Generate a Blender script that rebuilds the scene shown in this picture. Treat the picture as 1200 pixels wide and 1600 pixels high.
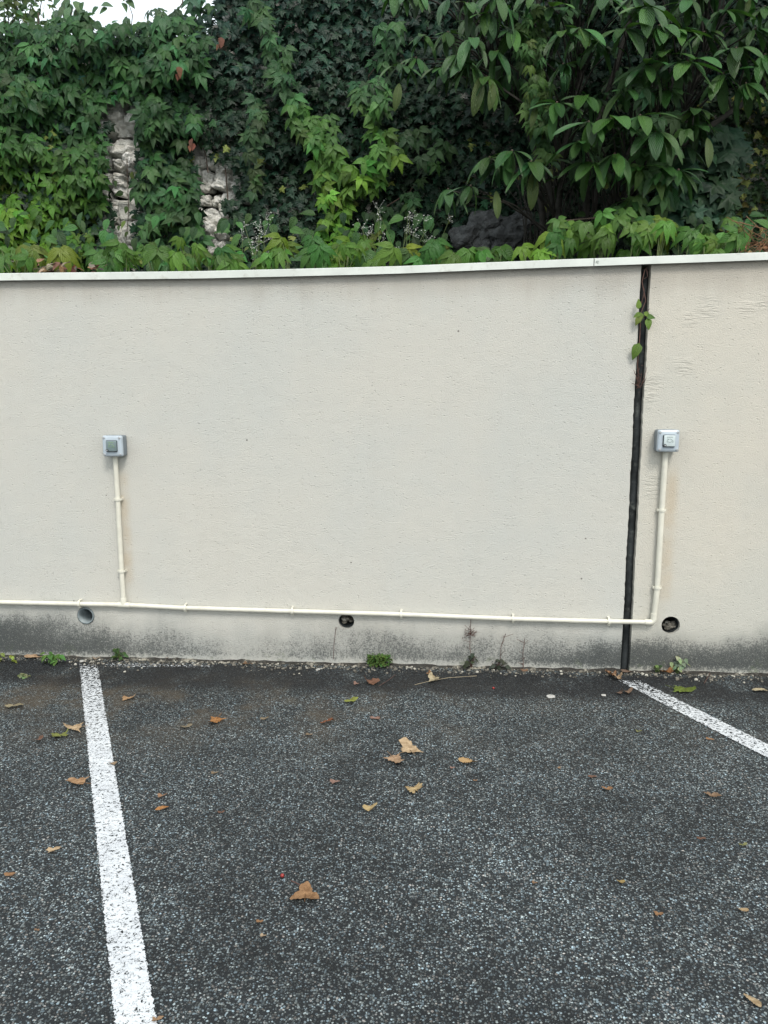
import bpy, bmesh, math, random
import numpy as np
from mathutils import Vector, Matrix, noise as mnoise
R = math.radians
S = bpy.context.scene
for o in list(bpy.data.objects): bpy.data.objects.remove(o)
C = S.collection
rng = np.random.default_rng(11); random.seed(11)

# ------------------------------------------------------------------ camera, sky, sun, exposure
PITCH, YAW, CD, CH, FPX = R(9.2), R(4.0), 4.0, 1.5, 1200.0      # a phone held 1.5 m up, 4 m from the wall
F = np.array([-math.sin(YAW)*math.cos(PITCH), math.cos(YAW)*math.cos(PITCH), -math.sin(PITCH)])
RT = np.array([math.cos(YAW), math.sin(YAW), 0.0]); UP = np.cross(RT, F); CO = np.array([0.0, -CD, CH])
cd = bpy.data.cameras.new('camera'); cam = bpy.data.objects.new('camera', cd); C.objects.link(cam)
cd.sensor_fit = 'VERTICAL'; cd.sensor_height = 36; cd.sensor_width = 27; cd.lens = FPX/1600*36
cd.clip_start = .05; cd.clip_end = 2000
cam.matrix_world = Matrix(((RT[0], UP[0], -F[0], CO[0]), (RT[1], UP[1], -F[1], CO[1]), (RT[2], UP[2], -F[2], CO[2]), (0, 0, 0, 1)))
S.camera = cam
SUN_EL, SUN_ROT = R(50), R(158)          # high, hazy, behind and to the right of the photographer
w = bpy.data.worlds.new('World'); S.world = w; w.use_nodes = True
wt = w.node_tree; bg = wt.nodes['Background']; bg.inputs['Strength'].default_value = .15
sk = wt.nodes.new('ShaderNodeTexSky'); sk.sky_type = 'NISHITA'; sk.sun_disc = False
sk.sun_elevation = SUN_EL; sk.sun_rotation = SUN_ROT; sk.air_density = 1.6; sk.dust_density = 6.0; sk.ozone_density = 1.6; sk.altitude = 200
# thin bright overcast: most of the blue is veiled by cloud
cn = wt.nodes.new('ShaderNodeTexNoise'); cn.inputs['Scale'].default_value = 1.6; cn.inputs['Detail'].default_value = 5; cn.inputs['Roughness'].default_value = .55
tc = wt.nodes.new('ShaderNodeTexCoord'); wt.links.new(tc.outputs['Generated'], cn.inputs['Vector'])
cr_ = wt.nodes.new('ShaderNodeMapRange'); cr_.inputs['From Min'].default_value = .35; cr_.inputs['From Max'].default_value = .65; cr_.inputs['To Min'].default_value = .60; cr_.inputs['To Max'].default_value = .88
cm = wt.nodes.new('ShaderNodeMix'); cm.data_type = 'RGBA'; cm.inputs[7].default_value = (7.0, 7.6, 7.9, 1)
wt.links.new(cn.outputs[0], cr_.inputs[0]); wt.links.new(cr_.outputs[0], cm.inputs[0]); wt.links.new(sk.outputs[0], cm.inputs[6]); wt.links.new(cm.outputs[2], bg.inputs['Color'])
sl = bpy.data.lights.new('sun', 'SUN'); so = bpy.data.objects.new('sun', sl); C.objects.link(so)
sl.energy = 1.5; sl.angle = R(18); sl.color = (1.0, .965, .91)
sd = Vector((math.sin(SUN_ROT)*math.cos(SUN_EL), math.cos(SUN_ROT)*math.cos(SUN_EL), math.sin(SUN_EL)))
so.rotation_euler = sd.to_track_quat('Z', 'Y').to_euler(); so.location = (2, -8, 9)
S.view_settings.view_transform = 'Standard'; S.view_settings.look = 'None'
S.view_settings.exposure = 0.50; S.view_settings.gamma = 1.0
S.render.resolution_x = 768; S.render.resolution_y = 1024

def ray(x, y): return F*FPX + RT*(x-600) - UP*(y-800)
def onY(x, y, Y=0.0):
    d = ray(x, y); return CO + d*((Y-CO[1])/d[1])
def onZ(x, y, Z=0.0):
    d = ray(x, y); return CO + d*((Z-CO[2])/d[2])

# ------------------------------------------------------------------ bookkeeping
def tag(o, label=None, cat=None, group=None, kind=None):
    if label: o['label'] = label
    if cat: o['category'] = cat
    if group: o['group'] = group
    if kind: o['kind'] = kind
    return o
def thing(name, label, cat, loc=(0, 0, 0), group=None):
    o = bpy.data.objects.new(name, None); C.objects.link(o); o.location = tuple(float(a) for a in loc)
    o.empty_display_size = .05
    return tag(o, label, cat, group)
def root_loc(o):
    v = np.zeros(3)
    while o is not None:
        v = v + np.array(o.location); o = o.parent
    return v
class MB:
    """collects pieces given in world coordinates"""
    def __init__(s): s.v = []; s.f = []; s.uv = []; s.t = []; s.n = 0; s.has = False
    def add(s, V, Fc, uv=None, tint=None):
        V = np.asarray(V, float).reshape(-1, 3); s.v.append(V)
        s.f += [tuple(i+s.n for i in f) for f in Fc]; s.n += len(V)
        s.uv.append(np.asarray(uv, float) if uv is not None else np.zeros((len(V), 2)))
        if tint is not None:
            s.has = True; t = np.asarray(tint, float); s.t.append(np.tile(t, (len(V), 1)) if t.ndim == 1 else t)
        else: s.t.append(np.ones((len(V), 3)))
        return s
    def build(s, name, mat, parent=None, smooth=False, origin=None, own=False):
        V = np.concatenate(s.v)
        if parent is not None: off = root_loc(parent)
        elif origin is not None: off = np.array(origin, float)
        else: off = np.zeros(3)
        base = off
        if own and parent is not None: base = V.mean(0)
        me = bpy.data.meshes.new(name); me.from_pydata((V-base).tolist(), [], s.f); me.update()
        UV = np.concatenate(s.uv)
        if np.abs(UV).max() > 0:
            lay = me.uv_layers.new(name='UVMap'); idx = np.empty(len(me.loops), int); me.loops.foreach_get('vertex_index', idx)
            lay.data.foreach_set('uv', UV[idx].ravel())
        if s.has:
            T = np.concatenate(s.t); a = me.color_attributes.new('tint', 'FLOAT_COLOR', 'POINT')
            a.data.foreach_set('color', np.concatenate([T, np.ones((len(T), 1))], 1).ravel())
        me.materials.append(mat)
        if smooth: me.polygons.foreach_set('use_smooth', [len(f) <= 4 for f in s.f])
        o = bpy.data.objects.new(name, me); C.objects.link(o)
        if parent is not None:
            o.parent = parent; o.location = tuple(base-off)
        elif origin is not None: o.location = tuple(base)
        return o

# ------------------------------------------------------------------ shapes
def box(mb, x0, x1, y0, y1, z0, z1):
    V = [(x, y, z) for z in (z0, z1) for y in (y0, y1) for x in (x0, x1)]
    return mb.add(V, [(0, 2, 3, 1), (4, 5, 7, 6), (0, 1, 5, 4), (2, 6, 7, 3), (0, 4, 6, 2), (1, 3, 7, 5)])
def frame_of(d):
    d = d/np.linalg.norm(d); a = np.array([0, 0, 1.]) if abs(d[2]) < .9 else np.array([1., 0, 0])
    u = np.cross(a, d); u /= np.linalg.norm(u); return u, np.cross(d, u)
def tube(mb, pts, r, n=10, cap=True, tint=None):
    pts = [np.array(p, float) for p in pts]; k = len(pts)
    rr = r if hasattr(r, '__len__') else [r]*k
    V = []; u = None
    for i, p in enumerate(pts):
        d = pts[min(i+1, k-1)]-pts[max(i-1, 0)]; d = d/(np.linalg.norm(d)+1e-12)
        if u is None: u, v = frame_of(d)
        else:
            u = u-d*np.dot(u, d); u /= np.linalg.norm(u); v = np.cross(d, u)
        for j in range(n):
            a = 2*math.pi*j/n; V.append(p+rr[i]*(math.cos(a)*u+math.sin(a)*v))
    Fc = [(i*n+j, i*n+(j+1) % n, (i+1)*n+(j+1) % n, (i+1)*n+j) for i in range(k-1) for j in range(n)]
    if cap: V += V[:n]+V[(k-1)*n:k*n]; Fc += [tuple(k*n+j for j in range(n))[::-1], tuple((k+1)*n+j for j in range(n))]
    return mb.add(V, Fc, tint=tint)
def rbox(x0, x1, y0, y1, z0, z1, bev, seg=3):
    bm = bmesh.new(); bmesh.ops.create_cube(bm, size=1)
    bmesh.ops.scale(bm, vec=(x1-x0, y1-y0, z1-z0), verts=bm.verts)
    bmesh.ops.translate(bm, vec=((x0+x1)/2, (y0+y1)/2, (z0+z1)/2), verts=bm.verts)
    bmesh.ops.bevel(bm, geom=bm.edges[:], offset=bev, segments=seg, profile=.5, affect='EDGES')
    V = [tuple(v.co) for v in bm.verts]; bm.verts.index_update(); Fc = [tuple(v.index for v in f.verts) for f in bm.faces]; bm.free()
    return V, Fc
def fbm(p, o=3):
    return mnoise.fractal(Vector(p), 1.0, 2.0, o)

# ------------------------------------------------------------------ materials
class NT:
    def __init__(s, name):
        s.m = bpy.data.materials.new(name); s.m.use_nodes = True; s.t = s.m.node_tree; s.b = s.t.nodes['Principled BSDF']; s.out = s.t.nodes['Material Output']
        s.pos = s.N('ShaderNodeNewGeometry').outputs['Position']
    def N(s, k, **kw):
        n = s.t.nodes.new(k)
        for a, b in kw.items(): setattr(n, a, b)
        return n
    def L(s, a, b): s.t.links.new(a, b)
    def put(s, sock, v):
        if hasattr(v, 'is_output') or isinstance(v, bpy.types.NodeSocket): s.L(v, sock)
        else:
            if sock.type == 'RGBA' and len(v) == 3: v = (*v, 1)
            sock.default_value = v
    def noise(s, scale, detail=3, rough=.55, vec=None, dist=0, out=0):
        n = s.N('ShaderNodeTexNoise'); n.inputs['Scale'].default_value = scale; n.inputs['Detail'].default_value = detail
        n.inputs['Roughness'].default_value = rough; n.inputs['Distortion'].default_value = dist
        s.L(vec if vec is not None else s.pos, n.inputs['Vector']); return n.outputs[out]
    def vor(s, scale, feat='F1', vec=None, rnd=1.0):
        n = s.N('ShaderNodeTexVoronoi', feature=feat); n.inputs['Scale'].default_value = scale; n.inputs['Randomness'].default_value = rnd
        s.L(vec if vec is not None else s.pos, n.inputs['Vector']); return n
    def math(s, op, a, b=0.0, c=None, clamp=False):
        n = s.N('ShaderNodeMath', operation=op, use_clamp=clamp); s.put(n.inputs[0], a); s.put(n.inputs[1], b)
        if c is not None: s.put(n.inputs[2], c)
        return n.outputs[0]
    def mr(s, v, a, b, c=0.0, d=1.0, smooth=True):
        n = s.N('ShaderNodeMapRange'); n.interpolation_type = 'SMOOTHSTEP' if smooth else 'LINEAR'
        s.put(n.inputs['Value'], v); n.inputs['From Min'].default_value = a; n.inputs['From Max'].default_value = b
        n.inputs['To Min'].default_value = c; n.inputs['To Max'].default_value = d; return n.outputs['Result']
    def mix(s, f, a, b, mode='MIX'):
        n = s.N('ShaderNodeMix', data_type='RGBA', blend_type=mode); s.put(n.inputs[0], f); s.put(n.inputs[6], a); s.put(n.inputs[7], b); return n.outputs[2]
    def ramp(s, v, st, const=False):
        n = s.N('ShaderNodeValToRGB'); e = n.color_ramp.elements
        if const: n.color_ramp.interpolation = 'CONSTANT'
        while len(e) < len(st): e.new(.5)
        for q, (p, c) in zip(e, st): q.position = p; q.color = (*c, 1) if hasattr(c, '__len__') else (c, c, c, 1)
        s.L(v, n.inputs[0]); return n.outputs[0]
    def sep(s, v=None):
        n = s.N('ShaderNodeSeparateXYZ'); s.L(v if v is not None else s.pos, n.inputs[0]); return n.outputs
    def scaled(s, sc, rot=(0, 0, 0), loc=(0, 0, 0)):
        n = s.N('ShaderNodeMapping'); n.inputs['Scale'].default_value = sc; n.inputs['Rotation'].default_value = rot; n.inputs['Location'].default_value = loc
        s.L(s.pos, n.inputs[0]); return n.outputs[0]
    def bump(s, h, dist, strength=1.0, nrm=None):
        n = s.N('ShaderNodeBump'); n.inputs['Distance'].default_value = dist; n.inputs['Strength'].default_value = strength
        s.L(h, n.inputs['Height'])
        if nrm is not None: s.L(nrm, n.inputs['Normal'])
        return n.outputs[0]
    def skirt(s):
        c = s.mix(s.mr(s.noise(7, 5, .7), .50, .62), (.035, .032, .028), (.30, .28, .23)); c = s.mix(s.mr(s.noise(60, 4, .7), .45, .6), c, (.05, .05, .045))
        return s.fin(c, .95, s.bump(s.noise(60, 4), .006), .1)
    def fin(s, col=None, rough=.6, nrm=None, spec=None, metal=None):
        if col is not None: s.put(s.b.inputs['Base Color'], col)
        s.put(s.b.inputs['Roughness'], rough)
        if nrm is not None: s.L(nrm, s.b.inputs['Normal'])
        if spec is not None: s.put(s.b.inputs['Specular IOR Level'], spec)
        if metal is not None: s.put(s.b.inputs['Metallic'], metal)
        return s.m

def stucco(name, warm):
    n = NT(name); x, y, z = n.sep()
    h1 = n.noise(170, 3, .75); und = n.noise(14, 2, .5)
    pv = n.vor(62, vec=n.scaled((1, 1, 1.2))); pk = n.sep(pv.outputs['Color'])
    pit = n.math('MULTIPLY', n.mr(n.math('ADD', pv.outputs['Distance'], n.math('MULTIPLY', n.noise(150, 2, .6), .35)), .22, .48, -1, 0), n.mr(pk[0], .45, .9))
    hh = n.math('ADD', n.math('MULTIPLY', h1, 1.0), n.math('MULTIPLY', pit, .55)); hh = n.math('ADD', hh, n.math('MULTIPLY', und, .45))
    if warm:                                            # trowel drags left in the render of this panel
        sc = n.noise(30, 2, .5, vec=n.scaled((.45, 1, 2.6), rot=(0, R(-35), 0)), dist=1.1)
        tot = None
        for (px, py, r) in ((1105, 482, .085), (1168, 482, .07), (1068, 572, .075), (1078, 498, .06), (1195, 472, .06), (1022, 600, .07), (1010, 620, .08), (1020, 760, .09)):
            p = onY(px, py)
            d = n.N('ShaderNodeVectorMath', operation='DISTANCE'); n.L(n.pos, d.inputs[0]); d.inputs[1].default_value = tuple(p)
            q = n.mr(d.outputs['Value'], r*.25, r, 1, 0); tot = q if tot is None else n.math('MAXIMUM', tot, q)
        hh = n.math('ADD', hh, n.math('MULTIPLY', n.math('MULTIPLY', n.mr(sc, .42, .58), tot), .42))
    big = n.noise(.9, 4, .6); mid = n.noise(6, 4, .6)
    c1, c2 = ((.595, .562, .488), (.552, .540, .482)) if warm else ((.572, .556, .502), (.538, .540, .502))
    col = n.mix(n.mr(big, .35, .65), c1, c2)
    col = n.mix(n.math('MULTIPLY', n.mr(mid, .5, .75), .18), col, (.50, .49, .45))
    vs = n.noise(5, 4, .6, vec=n.scaled((1.6, 1, .12)))      # washed-down streaks
    col = n.mix(n.math('MULTIPLY', n.mr(vs, .5, .72), .07), col, (.46, .44, .39))
    # dust and rain marks just under the coping
    top = n.mr(n.math('ADD', z, n.math('MULTIPLY', vs, .16)), 1.98, 2.16)
    col = n.mix(n.math('MULTIPLY', top, .55), col, (.36, .32, .27))
    # tan run marks next to the conduits
    for (cx, z0, z1) in ((-1.69, .38, 1.12), (1.20, .36, 1.15)):
        a = n.mr(n.math('ABSOLUTE', n.math('SUBTRACT', x, cx)), .005, .05, 1, 0)
        b = n.math('MULTIPLY', n.mr(z, z0, z0+.1), n.mr(z, z1-.15, z1, 1, 0))
        col = n.mix(n.math('MULTIPLY', n.math('MULTIPLY', a, b), n.mr(mid, .35, .6, .15, .5)), col, (.50, .40, .27))
    # small holes and dark dots
    dv = n.vor(9); keep = n.math('GREATER_THAN', n.sep(dv.outputs['Color'])[0], .86)
    dot = n.math('MULTIPLY', n.math('LESS_THAN', dv.outputs['Distance'], .045), keep)
    col = n.mix(n.math('MULTIPLY', dot, .7), col, (.08, .07, .06))
    chip = n.math('MULTIPLY', n.mr(n.noise(3.3, 5, .75, vec=n.scaled((1, 1, 4))), .70, .74), n.mr(z, .3, .7, 1, 0))
    col = n.mix(n.math('MULTIPLY', chip, .45), col, (.70, .68, .62))
    # the blackened, damp foot of the wall
    lo = n.math('ADD', n.math('MULTIPLY', n.noise(2.2, 3, .6), .75), n.math('MULTIPLY', n.noise(9, 4, .7, vec=n.scaled((1, 1, .25))), .25)); sp = n.noise(170, 2, .7); sp2 = n.noise(60, 3, .7)
    t = n.math('ADD', z, n.math('MULTIPLY', n.math('SUBTRACT', lo, .5), .46))
    sp = n.noise(125, 3, .75); sp2 = n.noise(48, 4, .75)
    m = n.math('MULTIPLY', n.mr(t, .02, .30, 1, 0), n.math('SUBTRACT', 1.0, n.math('MULTIPLY', n.math('MULTIPLY', n.mr(x, -1.7, -1.1), n.mr(x, .2, .9, 1, 0)), n.mr(n.noise(2.6, 3, .6), .35, .6, .12, .5))))
    m = n.math('ADD', m, n.math('MULTIPLY', n.mr(x, -2.5, -1.6, .75, 0), n.mr(z, .14, .31, 1, 0)))
    m = n.math('ADD', m, n.math('MULTIPLY', n.math('MULTIPLY', n.mr(x, .1, .9, 0, .45), n.mr(x, 1.0, 1.35, 1, .8)), n.mr(z, .08, .28, 1, 0)))
    m = n.math('MULTIPLY', m, n.mr(n.math('ADD', z, n.math('MULTIPLY', sp2, .06)), .035, .085, .30, 1))
    g = n.math('SUBTRACT', n.math('ADD', n.math('MULTIPLY', sp, .6), n.math('MULTIPLY', sp2, .4)), .5)
    soft = n.math('MULTIPLY', n.math('POWER', n.math('MINIMUM', m, 1.0), .7), .62)
    grain = n.mr(n.math('ADD', m, n.math('MULTIPLY', g, 5.5)), .20, 1.30)
    grain = n.math('MULTIPLY', grain, n.mr(m, .08, .6))
    pale = n.math('MULTIPLY', n.mr(g, .05, .11), n.mr(m, .5, 1.0))
    col = n.mix(soft, col, (.100, .116, .115))
    col = n.mix(n.math('MULTIPLY', grain, .80), col, (.032, .038, .040))
    col = n.mix(n.math('MULTIPLY', pale, .5), col, (.40, .40, .36))
    if True:
        gr = n.math('MULTIPLY', n.mr(n.noise(11, 4, .7), .56, .7), n.mr(z, .0, .12, 1, 0))
        col = n.mix(n.math('MULTIPLY', gr, .5), col, (.10, .13, .06))
    return n.fin(col, .92, n.bump(hh, .0052, 1.0), .15)

def asphalt():
    n = NT('asphalt'); x, y, z = n.sep()
    flat = n.scaled((1, 1, 0)); wob = n.noise(30, 2, .5, vec=flat, out=1)
    wv = n.N('ShaderNodeMix', data_type='VECTOR'); wv.inputs[0].default_value = .012; n.L(flat, wv.inputs[4]); n.L(wob, wv.inputs[5]); vec = wv.outputs[1]
    a = n.vor(155, vec=vec); b = n.vor(98, vec=vec)
    ca = n.sep(a.outputs['Color']); cb = n.sep(b.outputs['Color'])
    va = n.ramp(ca[0], [(0, .022), (.2, .050), (.45, .095), (.7, .165), (.9, .28), (1, .52)])
    vb = n.ramp(cb[1], [(0, .05), (.4, .11), (.8, .22), (1, .45)])
    ga = n.mr(n.math('SUBTRACT', a.outputs['Distance'], n.math('MULTIPLY', ca[1], .22)), .30, .48, 1, 0)
    gb = n.math('MULTIPLY', n.mr(n.math('SUBTRACT', b.outputs['Distance'], n.math('MULTIPLY', cb[2], .2)), .15, .28, 1, 0), n.math('GREATER_THAN', cb[0], .62))
    tar = n.mix(n.noise(400, 2), (.007, .009, .010), (.020, .024, .027))
    cool = n.mix(ca[2], (.74, .97, 1.09), (.92, 1.02, .98)); 
    col = n.mix(ga, tar, n.mix(1.0, va, cool, 'MULTIPLY'))
    col = n.mix(gb, col, n.mix(1.0, vb, n.mix(cb[2], (.88, .97, 1.03), (1.08, .99, .88)), 'MULTIPLY'))
    big = n.noise(1.1, 4, .6, vec=flat); mid = n.noise(7, 3, .6, vec=flat)
    trk = n.math('MULTIPLY', n.mr(n.math('ABSOLUTE', n.math('SUBTRACT', n.math('ADD', n.math('MULTIPLY', x, .89), n.math('MULTIPLY', y, .456)), -.55)), .05, .45, 1, 0), n.mr(mid, .3, .6)); wear = n.math('ADD', n.math('MULTIPLY', trk, .16), n.math('ADD', n.mr(big, .32, .68, .62, 1.02), n.mr(mid, .3, .7, -.16, .16)))
    wn = n.N('ShaderNodeCombineXYZ'); [n.L(wear, wn.inputs[i]) for i in range(3)]
    col = n.mix(1.0, col, wn.outputs[0], 'MULTIPLY')
    # earth and moss caught in the surface away from the tyres
    dirt = n.math('MULTIPLY', n.mr(y, -1.25, -.55), n.mr(y, -.3, -.12, 1, .25))
    dirt = n.math('MULTIPLY', dirt, n.mr(n.noise(2.4, 4, .65, vec=flat), .42, .62))
    dirt = n.math('MULTIPLY', dirt, n.mr(x, -.6, .6, 1, .25))
    col = n.mix(n.math('MULTIPLY', dirt, n.mr(mid, .3, .6, .35, .75)), col, (.075, .058, .038))
    # the wet black strip where water stands in front of the wall
    strip = n.math('MULTIPLY', n.mr(n.math('ADD', y, n.math('MULTIPLY', mid, .22)), -.36, -.20), n.mr(n.math('ADD', y, n.math('MULTIPLY', mid, .10)), -.03, .02, 1, 0))
    strip = n.math('MULTIPLY', strip, n.mr(n.noise(3.1, 4, .6, vec=flat), .30, .52, .25, 1))
    col = n.mix(n.math('MULTIPLY', strip, .80), col, (.009, .009, .010))
    h = n.math('ADD', n.math('MULTIPLY', ga, n.math('ADD', ca[2], .4)), n.math('MULTIPLY', gb, 1.0))
    h = n.math('ADD', h, n.math('MULTIPLY', n.noise(300, 2, vec=flat), .5))
    return n.fin(col, n.mr(ca[1], 0, 1, .55, .85), n.bump(h, .0032, .9), .35)

def paint():
    n = NT('worn_white_paint'); x, y, z = n.sep(); flat = n.scaled((1, 1, 0))
    a = n.vor(88, vec=flat); e = n.vor(95, 'DISTANCE_TO_EDGE', vec=flat)
    no = n.noise(70, 4, .75, vec=flat, dist=.4); n2 = n.noise(5, 3, .6, vec=flat)
    near = n.mr(y, -1.5, -.12, 0, 1, False)
    thr = n.math('ADD', n.math('ADD', .418, n.math('MULTIPLY', n.math('POWER', near, 2.2), .095)), n.math('ADD', n.mr(n2, .3, .7, -.02, .02), n.mr(y, -.20, -.11, 0, .055)))
    hole = n.math('LESS_THAN', no, thr)
    cr = n.math('MULTIPLY', n.math('LESS_THAN', n.math('ADD', e.outputs[0], n.math('MULTIPLY', n.noise(260, 2, .6, vec=flat), .12)), .085), n.math('LESS_THAN', n.noise(34, 3, .6, vec=flat), n.math('ADD', .47, n.math('MULTIPLY', near, .05))))
    uvn = n.N('ShaderNodeUVMap'); u = n.sep(uvn.outputs[0])[0]
    ed = n.math('LESS_THAN', n.math('ADD', n.math('SUBTRACT', .5, n.math('ABSOLUTE', n.math('SUBTRACT', u, .5))), n.math('MULTIPLY', n.math('SUBTRACT', n.noise(85, 3, .6, vec=flat), .5), .22)), .025)
    gone = n.math('MAXIMUM', n.math('MAXIMUM', hole, cr), ed)
    col = n.mix(n.mr(n.noise(9, 4, .6, vec=flat), .35, .7), (.60, .625, .64), (.50, .52, .54))
    col = n.mix(n.math('MULTIPLY', n.mr(no, .40, .52, 1, 0), .35), col, (.35, .36, .36))
    nr = n.bump(n.math('ADD', a.outputs['Distance'], n.noise(160, 3)), .003, .6)
    n.fin(col, .6, nr, .3)
    tr = n.N('ShaderNodeBsdfTransparent'); mx = n.N('ShaderNodeMixShader'); n.L(gone, mx.inputs[0]); n.L(n.b.outputs[0], mx.inputs[1]); n.L(tr.outputs[0], mx.inputs[2]); n.L(mx.outputs[0], n.out.inputs[0])
    return n.m

def leafmat(name, rough=.42, veins=9, vs=.5, spec=.45, trans=.14, rug=.0, vcol=1.35):
    n = NT(name); at = n.N('ShaderNodeAttribute', attribute_name='tint'); uvn = n.N('ShaderNodeUVMap')
    u, v, _ = n.sep(uvn.outputs[0]); au = n.math('ABSOLUTE', n.math('SUBTRACT', u, .5))
    side = n.math('SINE', n.math('MULTIPLY', n.math('SUBTRACT', v, n.math('MULTIPLY', au, .9)), 6.283*veins))
    line = n.mr(side, .72, 1.0); midr = n.mr(au, .0, .045, 1, 0); vein = n.math('MAXIMUM', n.math('MULTIPLY', line, .45), midr)
    mott = n.noise(40, 3, .6)
    c = n.mix(n.mr(mott, .35, .7, 0, .35), at.outputs['Color'], n.mix(1.0, at.outputs['Color'], (.75, .8, .7), 'MULTIPLY'))
    c = n.mix(n.math('MULTIPLY', vein, vs), c, n.mix(1.0, at.outputs['Color'], (vcol*1.15, vcol, vcol*.95), 'MULTIPLY'))
    h = n.math('SUBTRACT', n.math('MULTIPLY', side, -.5), vein)
    nr = n.bump(n.math('ADD', h, n.math('MULTIPLY', n.noise(150, 2), .5)), .0012+rug, .8)
    back = n.N('ShaderNodeNewGeometry').outputs['Backfacing']
    c2 = n.mix(n.math('MULTIPLY', back, .5), c, n.mix(1.0, c, (1.7, 1.6, 1.7), 'MULTIPLY'))
    n.fin(c2, rough, nr, spec)
    tb = n.N('ShaderNodeBsdfTranslucent'); n.L(n.mix(1.0, c, (1.6, 1.7, .7), 'MULTIPLY'), tb.inputs[0]); n.L(nr, tb.inputs['Normal'])
    mx = n.N('ShaderNodeMixShader'); mx.inputs[0].default_value = trans; n.L(n.b.outputs[0], mx.inputs[1]); n.L(tb.outputs[0], mx.inputs[2]); n.L(mx.outputs[0], n.out.inputs[0])
    return n.m

def simple(name, col, rough=.5, var=.12, scale=30, bump=0.0, bscale=120, metal=0.0, spec=.5, dirt=None):
    n = NT(name); c2 = tuple(a*(1-var*2) for a in col); c = n.mix(n.mr(n.noise(scale, 4, .6), .35, .68), col, c2)
    if dirt: c = n.mix(n.math('MULTIPLY', n.mr(n.noise(scale*2.3, 5, .7), .55, .72), dirt[1]), c, dirt[0])
    nr = n.bump(n.noise(bscale, 3), bump) if bump else None
    return n.fin(c, rough, nr, spec, metal)
def island(name, ramp, rough=.8, bump=.01, bscale=30, scale=12):
    n = NT(name); r = n.N('ShaderNodeNewGeometry').outputs['Random Per Island']
    c = n.ramp(r, ramp); c = n.mix(n.mr(n.noise(scale, 5, .65), .5, .75), c, n.mix(1.0, c, (.72, .71, .66), 'MULTIPLY'))
    c = n.mix(n.math('MULTIPLY', n.mr(n.noise(scale*4, 4, .7), .60, .72), .4), c, (.12, .11, .09))
    return n.fin(c, rough, n.bump(n.noise(bscale, 6, .65), bump), .2)
def tintmat(name, rough=.75, spec=.2, trans=.0, dark=(.6, .55, .5)):
    n = NT(name); at = n.N('ShaderNodeAttribute', attribute_name='tint').outputs['Color']; tc = n.N('ShaderNodeTexCoord').outputs['Object']
    c = n.mix(n.mr(n.noise(60, 4, .65, vec=tc), .4, .7), at, n.mix(1.0, at, dark, 'MULTIPLY'))
    n.fin(c, rough, n.bump(n.noise(140, 3, vec=tc), .002), spec)
    return n.m
M = dict(
    st_l=stucco('pale_render', False), st_r=stucco('creamy_render', True), asphalt=asphalt(), paint=paint(),
    coping=simple('coping_paint', (.66, .69, .64), .42, .06, 5, .0006, 60, dirt=((.30, .28, .22), .35)),
    block=simple('raw_concrete', (.22, .21, .19), .9, .2, 8, .003, 60),
    pvc=simple('cream_conduit_plastic', (.68, .66, .565), .38, .06, 14, dirt=((.42, .38, .28), .25)),
    drain=simple('grey_drain_plastic', (.22, .26, .27), .45, .15, 20, dirt=((.10, .09, .07), .5)),
    joint=simple('black_joint_tube', (.044, .050, .052), .85, .38, 7, .004, 45, spec=.12, dirt=((.13, .14, .13), .6)),
    dark=simple('dark_backing', (.018, .017, .015), .95, .2, 20),
    box=simple('grey_box_plastic', (.17, .20, .225), .40, .06, 12, .0003, 200),
    plate=simple('silver_grey_plastic', (.44, .50, .55), .30, .05, 12, spec=.55),
    flap=simple('pale_flap_plastic', (.55, .62, .62), .25, .05, 20), flap_reflection=simple('flap_plastic_dark_reflection', (.17, .22, .225), .22, .1, 20),  # left flap: its dark greenish glossy reflection is put into the base colour
    seal=simple('black_rubber_seal', (.03, .035, .04), .6), metal=simple('zinc_screw', (.62, .63, .64), .3, .1, 40, metal=.7),
    ink=simple('grey_ink', (.16, .21, .19), .5), inkg=simple('green_ink', (.22, .36, .14), .5),
    soil=simple('soil', (.05, .038, .026), .95, .3, 12, .02, 30), bark=simple('bark', (.034, .031, .024), .85, .25, 30, .004, 80),
    twig=simple('vine_stem', (.10, .07, .05), .75, .25, 30), straw=simple('dry_straw', (.36, .30, .20), .8, .2, 40), redtwig=simple('dead_red_stem', (.11, .055, .042), .8, .2, 40),
    white=simple('white_petals', (.75, .76, .70), .6), gstem=simple('green_stem', (.09, .13, .035), .6), berry=simple('red_berry', (.30, .03, .025), .35),
    stone=island('pale_limestone', [(0, (.66, .65, .60)), (.5, (.78, .77, .72)), (.8, (.58, .57, .52)), (1, (.80, .79, .75))], bump=.03, bscale=30, scale=14),
    mortar=simple('earthy_mortar', (.10, .088, .07), .95, .3, 10, .02, 25),
    rubble=island('rubble', [(0, (.06, .058, .05)), (.5, (.14, .13, .11)), (.82, (.26, .24, .20)), (1, (.50, .48, .42))], bump=.004, bscale=150, scale=60),
    creeper=leafmat('creeper_leaf', .42, 6, .42, .36), ivy=leafmat('ivy_leaf', .48, 3, .3, .22, .08, vcol=1.6), vib=leafmat('viburnum_leaf', .38, 9, .55, .5, .15, .0014, 1.4),
    soft=leafmat('herb_leaf', .55, 5, .3, .3), dry=tintmat('dry_leaf'))

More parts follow.
